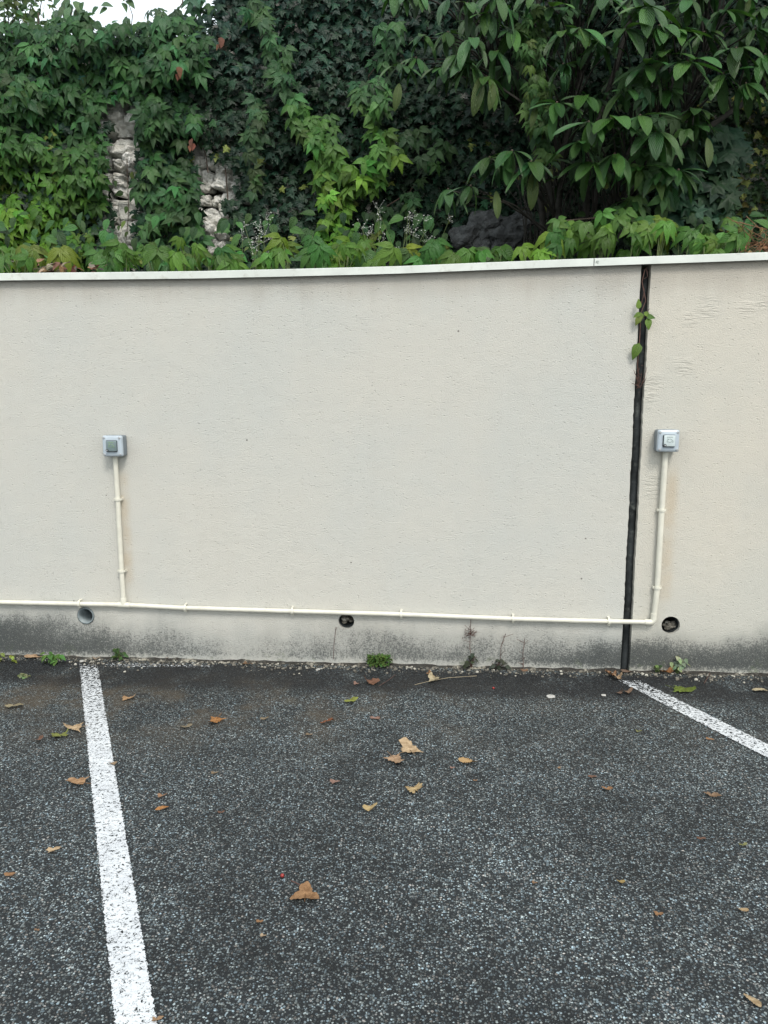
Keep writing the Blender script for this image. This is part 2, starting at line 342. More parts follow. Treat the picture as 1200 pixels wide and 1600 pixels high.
# ------------------------------------------------------------------ setting
def plane(name, x0, x1, y0, y1, z, mat, kind='structure'):
    mb = MB(); mb.add([(x0, y0, z), (x1, y0, z), (x1, y1, z), (x0, y1, z)], [(0, 1, 2, 3)]); return tag(mb.build(name, mat), kind=kind)
plane('parking_ground', -150, 150, -150, .06, 0, M['asphalt'])
mb = MB(); box(mb, -150, 150, .21, 1.62, -.5, 1.99); tag(mb.build('planting_bed', M['soil']), kind='structure')
mb = MB(); box(mb, -150, 150, 1.95, 150, -.5, 3.85); tag(mb.build('upper_terrace', M['soil']), kind='structure')

def stripe(name, a, b, c, d, label):
    """a,b left/right at the wall end, c,d at the near end"""
    mb = MB(); k = 24; V = []; U = []
    for i in range(k+1):
        t = i/k
        for (p, q, u) in ((a, c, 0), (b, d, 1)): V.append((p[0]+(q[0]-p[0])*t, p[1]+(q[1]-p[1])*t, .004)); U.append((u, t+.01))
    mb.add(V, [(2*i, 2*i+2, 2*i+3, 2*i+1) for i in range(k)], U)
    return tag(mb.build(name, M['paint']), kind='structure')
s = .512
stripe('parking_line', (-1.951, -.10), (-1.843, -.10), (-1.951+s*6.4, -6.5), (-1.843+s*6.4, -6.5), '')
stripe('parking_line', (.938, -.13), (1.058, -.13), (.938+s*6.37, -6.5), (1.058+s*6.37, -6.5), '')
stripe('parking_line', (-1.80, -.075), (-1.80, -.135), (-1.20, -.06), (-1.20, -.10), '')

# ------------------------------------------------------------------ rendered wall in two panels
HOLES = [(-1.943, .247, .050), (-.485, .246, .043), (1.237, .262, .048)]
def zc(x): return float(np.interp(x, [-7, -2.27, -1.25, -.28, .67, 1.58, 7], [2.030, 2.047, 2.047, 2.059, 2.086, 2.107, 2.20]))
def panel(x0, x1, mat, root, edge_noise):
    """front skin with real round openings, plus sides, top and back"""
    holes = [h for h in HOLES if x0 < h[0] < x1]
    mb = MB(); step = .05
    xs = sorted(set([x0, x1]+[round(x, 3) for x in np.arange(math.ceil(x0/step)*step, x1, step) if x0+.01 < x < x1-.01]))
    for h in holes: xs = [x for x in xs if abs(x-h[0]) > .076]+[h[0]-.075, h[0]+.075]
    xs = sorted(xs)
    V = []; Fc = []
    def vid(x, y, z): V.append((x, y, z)); return len(V)-1
    def ex(x, z):
        if x == edge_noise: return x+.003*fbm((z*4, 1.3, x))+.0035*fbm((z*38, 0, 0))
        return x
    zs0 = [-.02, .17, .345]+list(np.linspace(.45, 1, 12)*1.0)
    def col(x):
        t = zc(x)+.012; return [-.02, .17, .345]+[.345+(t-.345)*k/90 for k in range(1, 91)]
    grid = [[vid(ex(x, z), .0, z) for z in col(x)] for x in xs]
    nz = len(grid[0])
    for i in range(len(xs)-1):
        for j in range(nz-1):
            hh = [h for h in holes if abs(xs[i]-(h[0]-.075)) < 1e-6 and j == 1]
            if not hh: Fc.append((grid[i][j], grid[i+1][j], grid[i+1][j+1], grid[i][j+1])); continue
            hx, hz, r = hh[0]; n = 32; a, b = xs[i], xs[i+1]; zl, zh = .17, .345
            out = []; inn = []; deep = []
            for k in range(n):
                an = 2*math.pi*k/n+math.pi/n*0; c, s_ = math.cos(an), math.sin(an)
                tx = ((b-hx) if c > 0 else (hx-a))/max(abs(c), 1e-6); tz = ((zh-hz) if s_ > 0 else (hz-zl))/max(abs(s_), 1e-6); t = min(tx, tz)
                out.append(vid(hx+c*t, 0, hz+s_*t)); rr = r*(1+.02*fbm((c*2, s_*2, hx)))
                inn.append(vid(hx+c*rr, 0, hz+s_*rr)); deep.append(vid(hx+c*rr*.96, .15, hz+s_*rr*.96))
            for k in range(n):
                q = (k+1) % n; Fc.append((out[k], out[q], inn[q], inn[k])); Fc.append((inn[k], inn[q], deep[q], deep[k]))
            corner = [grid[i][1], grid[i+1][1], grid[i+1][2], grid[i][2]]
            for (cx, cz, g) in ((a, zl, corner[0]), (b, zl, corner[1]), (b, zh, corner[2]), (a, zh, corner[3])):
                an = math.atan2(cz-hz, cx-hx) % (2*math.pi); k = int(an/(2*math.pi/n)); Fc.append((out[k % n], g, out[(k+1) % n]))
    mb.add(V, Fc)
    for (x, sgn) in ((x0, -1), (x1, 1)):     # returns
        zz = col(x); A = [(ex(x, z), 0, z) for z in zz]+[(x, .2, z) for z in zz]; k = len(zz)
        mb.add(A, [(j, j+1, j+1+k, j+k) if sgn < 0 else (j, j+k, j+1+k, j+1) for j in range(k-1)])
    mb.add([(x0, .2, -.02), (x1, .2, -.02), (x1, .2, zc(x1)+.01), (x0, .2, zc(x0)+.01)], [(0, 1, 2, 3)])
    return mb.build('panel', mat, root)
def coping(x0, x1, root):
    mb = MB(); V = []; xs = [x0]+list(np.arange(math.ceil(x0*5)/5+.001, x1, .2))+[x1]
    prof = [(-.030, 0), (-.030, .034), (-.026, .0365), (.226, .0335), (.23, .03), (.23, 0), (.226, 0), (.226, .028), (-.026, .031), (-.026, 0)]
    for x in xs:
        b = zc(x)+.001+.0012*fbm((x*2.1, 0, 3))
        for (y, z) in prof: V.append((x, y, b+z))
    k = len(prof); Fc = [(i*k+j, (i+1)*k+j, (i+1)*k+(j+1) % k, i*k+(j+1) % k) for i in range(len(xs)-1) for j in range(k)]
    Fc += [tuple(range(k)), tuple((len(xs)-1)*k+j for j in range(k))[::-1]]
    mb.add(V, Fc); return mb.build('coping', M['coping'], root)
wl = thing('rendered_wall', 'long pale rendered wall panel left of the black joint, blackened along its foot', 'wall', (-2, .1, 0))
panel(-7.5, .988, M['st_l'], wl, .988); coping(-7.5, .7515, wl)
wr = thing('rendered_wall', 'creamier rendered wall panel right of the black joint, with trowel scars', 'wall', (4, .1, 0))
panel(1.036, 7.5, M['st_r'], wr, 1.036); coping(.7555, 7.5, wr)
mb = MB(); tube(mb, [(.763, -.0322, 2.1015), (.766, -.0322, 2.112)], .0012, 6); tube(mb, [(.772, -.0322, 2.098), (.771, -.0322, 2.113), (.776, -.0322, 2.109)], .001, 6)
mb.build('pencil_mark', M['ink'], wr)

jt = thing('expansion_joint', 'blackened rubber tube filling the vertical joint between the two wall panels', 'joint', (1.012, .03, 0))
mb = MB(); pts = []; rr = []
for z in np.linspace(-.01, 2.075, 70): pts.append((1.0175+.002*fbm((z*2, 0, 0)), .047+.006*fbm((z*4, 4, 0))+.006*max(0, z-1.5), z)); rr.append(.0215+.0012*fbm((z*14, 2, 0)))
tube(mb, pts, rr, 16); mb.build('joint_tube', M['joint'], jt, True)
mb = MB(); box(mb, .985, 1.04, .075, .09, -.02, 2.07); mb.build('backing', M['dark'], jt)

# drain openings
def drain(i, label, sleeve):
    hx, hz, r = HOLES[i]; t = thing('drain_opening', label, 'drain opening', (hx, .02, hz-r), 'drain openings along the foot of the wall')
    mb = MB(); n = 36; V = []
    ro = r*.93 if sleeve else r*.95; ri = r*.80 if sleeve else r*.93
    for (rad, y) in ((ro, .16), (ro, -.004 if sleeve else .02), (ri, -.004 if sleeve else .02), (ri, .16)):
        V += [(hx+rad*math.cos(2*math.pi*k/n), y, hz+rad*math.sin(2*math.pi*k/n)) for k in range(n)]
    mb.add(V, [(a*n+k, a*n+(k+1) % n, (a+1)*n+(k+1) % n, (a+1)*n+k) for a in range(3) for k in range(n)])
    mb.build('sleeve', M['drain'] if sleeve else M['joint'], t, True)
    mb = MB(); mb.add([(hx+r*math.cos(2*math.pi*k/n), .152, hz+r*math.sin(2*math.pi*k/n)) for k in range(n)], [tuple(range(n))]); mb.build('end', M['dark'], t)
    if not sleeve:
        mb = MB()
        for k in range(16):
            a = random.uniform(0, 6.28); q = r*random.uniform(.0, .62); cz = -abs(math.sin(a))*q*.9 if i == 2 else math.sin(a)*q
            pebble(mb, (hx+math.cos(a)*q, random.uniform(.035, .08), hz+cz), random.uniform(.012, .021))
        mb.build('rubble', M['rubble'], t)
_ico = {}
def ico(sub):
    if sub not in _ico:
        bm = bmesh.new(); bmesh.ops.create_icosphere(bm, subdivisions=sub, radius=1); bm.verts.index_update()
        _ico[sub] = (np.array([v.co for v in bm.verts]), [tuple(v.index for v in f.verts) for f in bm.faces]); bm.free()
    return _ico[sub]
def pebble(mb, c, r, sub=2, flat=.65, tint=None):
    V, Fc = ico(sub); o = np.random.default_rng(int(abs(c[0])*9177+abs(c[2])*3331+r*1e5)); off = o.uniform(0, 50, 3)
    W = np.array([v*(1+.35*fbm(v*1.3+off)) for v in V])*np.array([o.uniform(.8, 1.3), o.uniform(.7, 1.1), flat])*r
    a = o.uniform(0, 6.28); ca, sa = math.cos(a), math.sin(a); W = W@np.array([[ca, sa, 0], [-sa, ca, 0], [0, 0, 1]])
    mb.add(W+np.array(c), Fc, tint=tint)
drain(0, 'round opening with a grey plastic pipe in it, under the conduit near the left tee', True)
drain(1, 'middle round opening choked with rubble, right below the horizontal conduit', False)
drain(2, 'right round opening right of the black joint, beside the conduit elbow', False)

# ------------------------------------------------------------------ conduit
cr = thing('electrical_conduit', 'cream plastic conduit running along the wall foot and rising to both sockets', 'conduit', (-.3, -.02, .28))
YC = -.022
hp = [onY(x, y, YC) for x, y in ((-1500, 930), (0, 941), (193, 945), (290, 950), (457, 955), (627, 960), (802, 967), (952, 971), (1012, 972))]
L1 = [onY(x, y, YC) for x, y in ((180, 712), (184, 780), (190, 892), (193, 936))]
L2 = [onY(x, y, YC) for x, y in ((1040, 706), (1034, 797), (1027, 918), (1022, 962))]
el = onY(1021, 972, YC)
mb = MB(); tube(mb, hp, .0128, 14); mb.build('horizontal_pipe', M['pvc'], cr, True)
mb = MB(); tube(mb, L1, .0132, 14); mb.build('riser', M['pvc'], cr, True)
mb = MB(); tube(mb, L2, .0142, 14); mb.build('riser', M['pvc'], cr, True)
def between(pa, pb, t): return pa+(pb-pa)*t
tee = np.array([L1[-1][0], YC, np.interp(L1[-1][0], [p[0] for p in hp], [p[2] for p in hp])])
mb = MB(); tube(mb, [tee+[-.034, 0, .0], tee+[-.030, 0, 0], tee+[.030, 0, -.001], tee+[.034, 0, -.001]], [.0150, .0158, .0158, .0150], 14)
tube(mb, [tee+[0, 0, .0], tee+[0, 0, .036], tee+[0, 0, .040]], [.0158, .0162, .0152], 14); mb.build('tee_fitting', M['pvc'], cr, True)
mb = MB(); pts = [np.array([el[0]-.045, YC, hp[-1][2]])]
cx, cz, rad = el[0]-.018, hp[-1][2]+.018, .018
for k in range(7):
    a = -math.pi/2+k/6*math.pi/2; pts.append(np.array([cx+rad*math.cos(a), YC, cz+rad*math.sin(a)]))
pts.append(np.array([el[0], YC, cz+.030])); tube(mb, pts, [.0160]+[.0155]*7+[.0168], 14); mb.build('elbow_fitting', M['pvc'], cr, True)
def at_h(px):
    return np.array([onY(px, 955, YC)[0], YC, np.interp(onY(px, 955, YC)[0], [p[0] for p in hp], [p[2] for p in hp])])
for px in (-620, 44, 897):
    p = at_h(px); mb = MB(); tube(mb, [p+[-.02, 0, 0], p+[.02, 0, 0]], .0138, 14); mb.build('coupling', M['pvc'], cr, True)
def clip(p, d):
    mb = MB(); d = np.array(d, float); k = 18; V = []; s_ = np.array([0, 0, 1.]) if abs(d[0]) > .5 else np.array([1., 0, 0]); yv = np.array([0, -1., 0])
    for e in (-.006, .006):
        for rad in (.0185, .0145):
            for j in range(k):
                a = R(-70)+j/(k-1)*R(320); V.append(p+d*e+rad*(math.sin(a)*s_*1.0-math.cos(a)*-yv*-1))
    # open ring, its gap toward the viewer's side of the pipe
    idx = lambda e, q, j: (e*2+q)*k+j
    Fc = []
    for j in range(k-1): Fc += [(idx(0, 0, j), idx(0, 0, j+1), idx(1, 0, j+1), idx(1, 0, j)), (idx(0, 1, j), idx(1, 1, j), idx(1, 1, j+1), idx(0, 1, j+1)), (idx(0, 0, j), idx(0, 1, j), idx(0, 1, j+1), idx(0, 0, j+1)), (idx(1, 0, j), idx(1, 0, j+1), idx(1, 1, j+1), idx(1, 1, j))]
    for j in (0, k-1): Fc.append((idx(0, 0, j), idx(1, 0, j), idx(1, 1, j), idx(0, 1, j)))
    mb.add(V, Fc)
    for sg in (-1, 1):                     # toothed fixing ears against the wall
        c = p+s_*sg*.0185; e = np.abs(d)*.006+np.abs(s_)*.0035
        box(mb, c[0]-e[0], c[0]+e[0], -.026, .001, c[2]-e[2], c[2]+e[2])
    mb.build('clip', M['pvc'], cr)
for px in (-400, -160, 125, 290, 457, 627, 802, 952): clip(at_h(px), (1, 0, 0))
for p in (L1[1], L1[2], L2[1], L2[2]): clip(p, (0, 0, 1))

# ------------------------------------------------------------------ charging sockets
def text_mesh(body, size):
    cu = bpy.data.curves.new('t', 'FONT'); cu.body = body; cu.size = size; cu.align_x = 'CENTER'; cu.extrude = .0002; cu.resolution_u = 2
    o = bpy.data.objects.new('t', cu); C.objects.link(o); dg = bpy.context.evaluated_depsgraph_get(); me = bpy.data.meshes.new_from_object(o.evaluated_get(dg))
    V = [tuple(v.co) for v in me.vertices]; Fc = [tuple(p.vertices) for p in me.polygons]
    bpy.data.objects.remove(o); bpy.data.curves.remove(cu); bpy.data.meshes.remove(me); return V, Fc
def socket(px, py, label, flapm, inkm, tilt):
    c = onY(px, py, -.070); x, z = c[0], c[2]
    t = thing('charging_socket', label, 'socket', (x, 0, z-.055), 'car charging sockets on the wall')
    mb = MB(); mb.add(*rbox(x-.053, x+.053, -.060, .002, z-.055, z+.055, .010)); mb.build('back_box', M['box'], t, True)
    # faceplate: frustum with soft edge and a square opening bezel
    prof = [(.0532, -.056), (.0532, -.065), (.050, -.0715), (.044, -.0745), (.0315, -.0765), (.0305, -.0745)]
    mb = MB(); V = []; n = 32
    for (h, y) in prof:
        cr_ = min(.010, h*.3)
        for k in range(n):
            q, r_ = divmod(k, 8); a = (q+r_/7)*math.pi/2
            sx = (1, -1, -1, 1)[q]; sz = (1, 1, -1, -1)[q]
            V.append((x+sx*(h-cr_)+cr_*math.cos(a), y, z+sz*(h*1.03-cr_)+cr_*math.sin(a)))
    mb.add(V, [(a*n+k, (a+1)*n+k, (a+1)*n+(k+1) % n, a*n+(k+1) % n) for a in range(len(prof)-1) for k in range(n)]+[tuple(range((len(prof)-1)*n, len(prof)*n))])
    mb.build('faceplate', M['plate'], t)
    for sx in (-1, 1):
        for sz in (-1, 1):
            mb = MB(); tube(mb, [(x+sx*.042, -.0735, z+sz*.043), (x+sx*.042, -.0770, z+sz*.043), (x+sx*.042, -.0780, z+sz*.043)], [.0058, .0058, .0045], 14); mb.build('screw', M['metal'], t, True)
    mb = MB(); mb.add(*rbox(x-.0295, x+.0295, -.081, -.073, z-.0295, z+.0295, .003)); mb.build('seal', M['seal'], t)
    fl = MB(); fl.add(*rbox(x-.0265, x+.0285, -.088, -.0765, z-.0265, z+.0285, .003)); fo = fl.build('flap', flapm, t, True)
    s_ = .0115/9
    car = [(-12, -5), (-12, 1), (-9, 4), (-6, 8), (0, 9), (5, 7), (10, 3), (13, 0), (13, -5), (10, -5), (9, -3), (7, -2.5), (5, -3), (4, -5), (-5, -5), (-6, -3), (-8, -2.5), (-9.5, -3), (-10.5, -5), (-12, -5)]
    mb = MB(); tube(mb, [(x+.002+a*s_*.9, -.0884, z+.001+b*s_*.9) for a, b in car], .0009, 5)
    tube(mb, [(x+.002-9*s_, -.0884, z+9*s_), (x+.002-6*s_, -.0884, z+7*s_)], .0022, 6); mb.build('car_symbol', inkm, fo)
    V, Fc = text_mesh("green'up", .0078); mb = MB(); mb.add([(x+.001+a, -.0885-c_, z+.0185+b) for a, b, c_ in V], Fc); mb.build('lettering', inkm, fo)
    mb = MB(); tube(mb, [(x-.021, -.085, z-.021), (x-.021, -.091, z-.021)], .0066, 16); lk = mb.build('lock', M['seal'], fo, True)
    mb = MB(); tube(mb, [(x-.021, -.0905, z-.021), (x-.021, -.0935, z-.021)], .0036, 12); mb.build('lock_core', M['metal'], lk, True)
socket(175.5, 697, 'grey socket box with a flap coloured dark for its glossy reflection, on the left conduit riser', M['flap_reflection'], M['inkg'], 0)
socket(1044.5, 689, 'grey socket box with a pale flap, on the riser right of the black joint', M['flap'], M['ink'], 0)

# ------------------------------------------------------------------ leaf templates  (x across, y toward the tip, z out of the face)
def blade(wf, L=1.0, n=6, fold=.18, droop=.25, mid=3, serr=0.0):
    """strip leaf with a midrib: rows of left / mid / right vertices"""
    V = []; U = []
    for i in range(n+1):
        t = i/n; hw = wf(t)*(1+(serr if i % 2 else -serr)); z = -droop*t*t
        for s_ in (-1, -.5, 0, .5, 1) if mid == 5 else (-1, 0, 1):
            V.append((s_*hw, t*L, z-abs(s_)*0+fold*hw*(abs(s_)**1.0)*(1 if fold > 0 else 1))); U.append((.5+.5*s_, t+.001))
    k = 5 if mid == 5 else 3
    Fc = [(i*k+j, i*k+j+1, (i+1)*k+j+1, (i+1)*k+j) for i in range(n) for j in range(k-1)]
    return np.array(V), np.array(U), Fc
def ovate(t, w=.30): return w*max(0, (math.sin(math.pi*min(1, t**.75)))**.85)*(1-.35*t)+.004
def compound(ds, lens, n=6, w=.30, droop=.30, jit=0, seed=0):
    r = np.random.default_rng(seed); Vs = []; Us = []; Fs = []; o = 0
    for d, l in zip(ds, lens):
        V, U, Fc = blade(lambda t: ovate(t, w), 1, n, .30, droop+r.uniform(-.06, .1), serr=.05)
        V = V*l*r.uniform(.9, 1.1); a = R(d+r.uniform(-8, 8)); pz = r.uniform(-.25, .12)
        y = V[:, 1]*math.cos(pz)-V[:, 2]*math.sin(pz)+.03; z = V[:, 1]*math.sin(pz)+V[:, 2]*math.cos(pz); x = V[:, 0]
        Vs.append(np.stack([x*math.cos(a)+y*math.sin(a), -x*math.sin(a)+y*math.cos(a), z+.015*r.standard_normal()], 1)); Us.append(U)
        Fs += [tuple(q+o for q in f) for f in Fc]; o += len(V)
    return np.concatenate(Vs), np.concatenate(Us), Fs
T_CREEP = [compound((0, 46, -46, 96, -96), (1, .92, .92, .70, .70), seed=i, w=.235+.01*(i % 3)) for i in range(7)]+[compound((0, 52, -52), (1, .88, .88), seed=20+i, w=.29) for i in range(3)]
T_CRDROOP = [compound((0, 32, -32, 66, -66), (1, .98, .96, .82, .82), seed=40+i, droop=.55, w=.22) for i in range(4)]
def lobed(pts, curl=.1, seed=0):
    r = np.random.default_rng(seed); P = [(x, y) for x, y in pts]; P = P+[(-x, y) for x, y in P[::-1] if abs(x) > 1e-6]
    c = (0, .30); V = [(c[0], c[1], .03)]; U = [(.5, .3)]
    for x, y in P: V.append((c[0]+(x-c[0])*.5, c[1]+(y-c[1])*.5, .02+.03*r.standard_normal())); U.append((.5+x*.25, .3+(y-.3)*.5))
    for x, y in P: V.append((x*(1+.06*r.standard_normal()), y*(1+.05*r.standard_normal()), -curl*(x*x+(y-.3)**2)+.05*r.standard_normal())); U.append((.5+x*.5, max(.001, y)))
    n = len(P); Fc = [(0, 1+i, 1+(i+1) % n) for i in range(n)]+[(1+i, 1+n+i, 1+n+(i+1) % n, 1+(i+1) % n) for i in range(n)]
    return np.array(V), np.array(U), Fc
IVY = [(0, 0), (.30, -.10), (.46, .12), (.22, .26), (.62, .42), (.26, .52), (0, 1.0)]
T_IVY = [lobed(IVY, .25, i) for i in range(5)]
STAR = [(0, 0), (.28, -.16), (.42, .08), (.30, .16), (.75, .30), (.42, .40), (.55, .66), (.22, .62), (0, 1.05)]
T_STAR = [lobed(STAR, .2, 30+i) for i in range(3)]
def ell(t, w=.2): return w*math.sin(math.pi*min(1, t**1.02))**.62+.003
T_VIB = []
for i in range(6):
    V, U, Fc = blade(lambda t: ell(t, .150+.009*i), 1, 12, .16, .16+.08*i, mid=5); V = V.copy(); V[:, 0] += .05*math.sin(i)*V[:, 1]**2; T_VIB.append((V, U, Fc))
T_OV = [blade(lambda t: ovate(t, .33), 1, 5, .3, .15+.08*i) for i in range(3)]
def norm(a): return a/(np.linalg.norm(a, axis=-1, keepdims=True)+1e-9)
def scatter(mb, temps, P, tip, nrm, size, tint):
    P = np.asarray(P, float); tip = norm(np.asarray(tip, float)); nrm = np.asarray(nrm, float)
    nrm = norm(nrm-tip*np.sum(nrm*tip, 1, keepdims=True)); rt = np.cross(tip, nrm)
    which = rng.integers(0, len(temps), len(P))
    for k, (V, U, Fc) in enumerate(temps):
        I = np.where(which == k)[0]
        if not len(I): continue
        W = P[I][:, None, :]+size[I][:, None, None]*(V[None, :, 0:1]*rt[I][:, None, :]+V[None, :, 1:2]*tip[I][:, None, :]+V[None, :, 2:3]*nrm[I][:, None, :])
        m = len(V); Fa = np.array([f if len(f) == 4 else (*f, -1) for f in Fc]); out = []
        for q in range(len(I)):
            G = Fa+q*m
            for f0, g in zip(Fa, G.tolist()): out.append(tuple(g) if f0[3] >= 0 else tuple(g[:3]))
        mb.add(W.reshape(-1, 3), out, np.tile(U, (len(I), 1)), np.repeat(tint[I], m, 0))
def cgrid(x0, x1, y0, y1, c):
    X, Y = np.meshgrid(np.arange(x0, x1, c), np.arange(y0, y1, c)); X = X.ravel()+rng.uniform(-c*.6, c*.6, X.size); Y = Y.ravel()+rng.uniform(-c*.6, c*.6, Y.size)
    return X, Y
def inpoly(x, y, poly):
    ins = False; j = len(poly)-1
    for i in range(len(poly)):
        if (poly[i][1] > y) != (poly[j][1] > y) and x < (poly[j][0]-poly[i][0])*(y-poly[i][1])/(poly[j][1]-poly[i][1])+poly[i][0]: ins = not ins
        j = i
    return ins
def seg_d(x, y, pl):
    best = 1e9
    for (a, b), (c, d) in zip(pl[:-1], pl[1:]):
        vx, vy = c-a, d-b; t = max(0, min(1, ((x-a)*vx+(y-b)*vy)/(vx*vx+vy*vy+1e-9))); best = min(best, math.hypot(x-a-t*vx, y-b-t*vy))
    return best
# bare patches of the stone wall, outlined where they sit on its face
GAPS = [g for g in [[(176, 180), (208, 172), (211, 230), (209, 290), (203, 330), (207, 390), (179, 392), (184, 330), (170, 305), (173, 262), (176, 210)],
        [(302, 235), (312, 290), (316, 345), (328, 395), (352, 398), (348, 350), (344, 305), (372, 300), (355, 276), (322, 268), (318, 240)],
        [(708, 350), (740, 322), (800, 300), (818, 330), (815, 410), (716, 410)], [(560, 350), (700, 345), (700, 395), (560, 395)]]][:2]
def gap(x, y): return any(inpoly(x+dx, y+dy, g) for g in GAPS for dx, dy in ((0, 0), (4, 12), (-4, 12), (0, 24), (0, -8), (2, 20)))
YW = 1.60
def topline(x):      # top of the greenery in the picture plane of the wall face; the right-hand part grows on above the frame
    return float(np.interp(x, [-600, 0, 60, 100, 130, 150, 200, 240, 300, 325, 400], [40, 38, 34, 20, 12, 32, 36, 26, 18, 5, -160]))

# ------------------------------------------------------------------ old stone wall behind the bed
sw = thing('stone_wall', 'old pale rubble stone retaining wall behind the planting, nearly hidden by leaves', 'wall', (0, 1.8, 2))
mb = MB(); box(mb, -7.5, -1.55, 1.66, 1.96, 1.9, 3.90); box(mb, -1.55, 7.5, 1.665, 1.97, 1.9, 4.75); mb.build('core', M['mortar'], sw)
mb = MB(); z = 2.0
while z < 4.7:
    h = random.uniform(.065, .13); x = -7.3
    while x < 7.3:
        wd = random.uniform(.07, .18)
        if not (x < -1.6 and z+h > 3.88):
            near = -2.9 < x < -1.2
            V, Fc = ico(4 if near else 2); off = np.array([x*3.1, 0, z*5.3]); hh = h*random.uniform(.75, 1.35)
            q = np.sign(V)*np.abs(V)**random.uniform(.55, .9)
            k = np.array([fbm(v*.9+off, 2)*.75+(fbm(v*3.4+off, 3)*.16 if near else 0) for v in V])[:, None]; q = q*(1+.62*k)
            W = q*np.array([wd*.53, .07+random.uniform(0, .05), hh*.5]); a = random.uniform(-.35, .35); ca, sa = math.cos(a), math.sin(a)
            W = np.stack([W[:, 0]*ca-W[:, 2]*sa, W[:, 1], W[:, 0]*sa+W[:, 2]*ca], 1)
            mb.add(W+np.array([x+wd/2, 1.57+random.uniform(-.035, .035), z+h/2+random.uniform(-.03, .03)]), Fc)
        x += wd*.97
    z += h*.98
mb.build('stonework', M['stone'], sw)

# ------------------------------------------------------------------ ivy and creepers on it
def bulge(x, y): return .5+.5*math.sin(x*.021+2.0*math.sin(y*.017))*math.cos(y*.043+x*.009)
def hang(n, tilt=.45, roll=.5):
    """tip directions pointing down and a little out, faces outward and up"""
    a = rng.normal(0, roll, n); tip = np.stack([np.sin(a), -.25-.25*rng.random(n), -np.cos(a)], 1)
    nr = np.stack([rng.normal(0, .40, n), -np.ones(n), tilt+rng.normal(0, .32, n)], 1); return tip, nr
def grow(name, label, cat, sel, cell, size, temps, mat, tintf, rect, depth, group=None, stems=None, tilt=.45, roll=.5, yb=None, layers=1):
    X, Y = cgrid(*rect, cell); P = []; T = []; Sz = []
    for x, y in zip(X, Y):
        p = sel(x, y)
        if p <= 0 or rng.random() > p: continue
        yy = (yb if yb is not None else YW-.11)-depth*bulge(x, y)-rng.uniform(0, .12)
        P.append(onY(x, y, yy)); T.append(tintf(x, y)); Sz.append(rng.uniform(*size))
    P = np.array(P); n = len(P); tip, nr = hang(n, tilt, roll)
    keep = P[:, 2] > 2.0
    P, tip, nr, T, Sz = P[keep], tip[keep], nr[keep], np.array(T)[keep], np.array(Sz)[keep]
    t = thing(name, label, cat, (float(P[:, 0].mean()), 1.3, 2.0), group)
    mb = MB(); scatter(mb, temps, P, tip, nr, Sz, T); mb.build('foliage', M[mat], t, True)
    if stems is not None:
        mb = MB()
        for st in stems: tube(mb, [onY(a, b, YW-.16+(c[0] if c else 0)) for a, b, *c in st], .0045, 6)
        mb.build('stem', M['twig'], t, True)
    return t
def var(base, v=.22, hue=.14):
    k = math.exp(rng.normal(0, v*1.35)); return np.array(base)*k*np.array([1+rng.normal(0, hue), 1, 1+rng.normal(0, hue)])

def ivy_sel(x, y):
    if y < topline(x)+6 or gap(x, y): return 0
    if x < 165: return .55
    if x < 215: return .75
    if x > 1075 and y > 170: return 0
    return 1.0
def ivy_tint(x, y):
    if rng.random() < .03 and y > 200: return np.array((.16, .20, .05))
    b = np.array((.011, .032, .016))
    if y < 120: b = b*np.array((1.0, 1.05, 1.25))
    return var(b, .25)
grow('ivy', 'dark green ivy blanketing the middle of the old stone wall', 'ivy', ivy_sel, 7.2, (.046, .076), T_IVY, 'ivy', ivy_tint, (-60, 1260, -90, 425), .07,
     stems=[[(305, 108), (290, 125), (288, 165)], [(308, 130), (310, 200), (322, 245), (325, 270)], [(352, 262), (356, 310), (360, 350)], [(322, 60), (322, 88)]], roll=.6)
def ivy_far(x, y): return 1.0 if (x < -60 or x > 1260) and y > topline(x)+6 else 0
grow('ivy', 'dark ivy cloaking the stone wall beyond both edges of the picture', 'ivy', ivy_far, 13, (.10, .14), T_IVY, 'ivy', ivy_tint, (-900, 2000, -90, 425), .07, roll=.6)
def ivy2_sel(x, y): return 1.0 if x > 1062+30*math.sin(y*.05) and 150 < y < 420 and x < 1300 else 0
def ivy2_tint(x, y): return var((.15, .17, .045), .3) if rng.random() < .22 else var((.028, .058, .024), .3)
grow('ivy', 'small-leaved ivy flecked with yellow at the far right behind the shrub', 'ivy', ivy2_sel, 6.5, (.035, .06), T_IVY, 'ivy', ivy2_tint, (1020, 1300, 150, 425), .12, roll=.9)

def left_sel(x, y):
    if gap(x, y) or y < topline(x): return 0
    if x < 160+14*math.sin(y*.03): return 1.0
    if y < 165-.25*(x-170) and x < 320: return .95
    return 0
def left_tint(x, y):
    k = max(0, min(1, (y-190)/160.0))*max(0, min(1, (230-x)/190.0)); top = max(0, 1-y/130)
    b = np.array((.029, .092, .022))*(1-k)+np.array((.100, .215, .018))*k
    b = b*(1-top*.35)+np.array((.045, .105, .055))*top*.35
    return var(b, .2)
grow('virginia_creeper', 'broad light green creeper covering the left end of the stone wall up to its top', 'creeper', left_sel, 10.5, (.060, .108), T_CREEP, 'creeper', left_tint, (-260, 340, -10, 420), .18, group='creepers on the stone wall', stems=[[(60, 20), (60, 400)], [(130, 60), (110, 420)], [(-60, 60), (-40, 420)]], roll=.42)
def col_sel(x, y): return 1.0 if not gap(x, y) and seg_d(x, y, [(262, 165), (255, 250), (268, 330), (262, 410)]) < 46+8*math.sin(y*.07) and x > 212 and y > 150 else 0
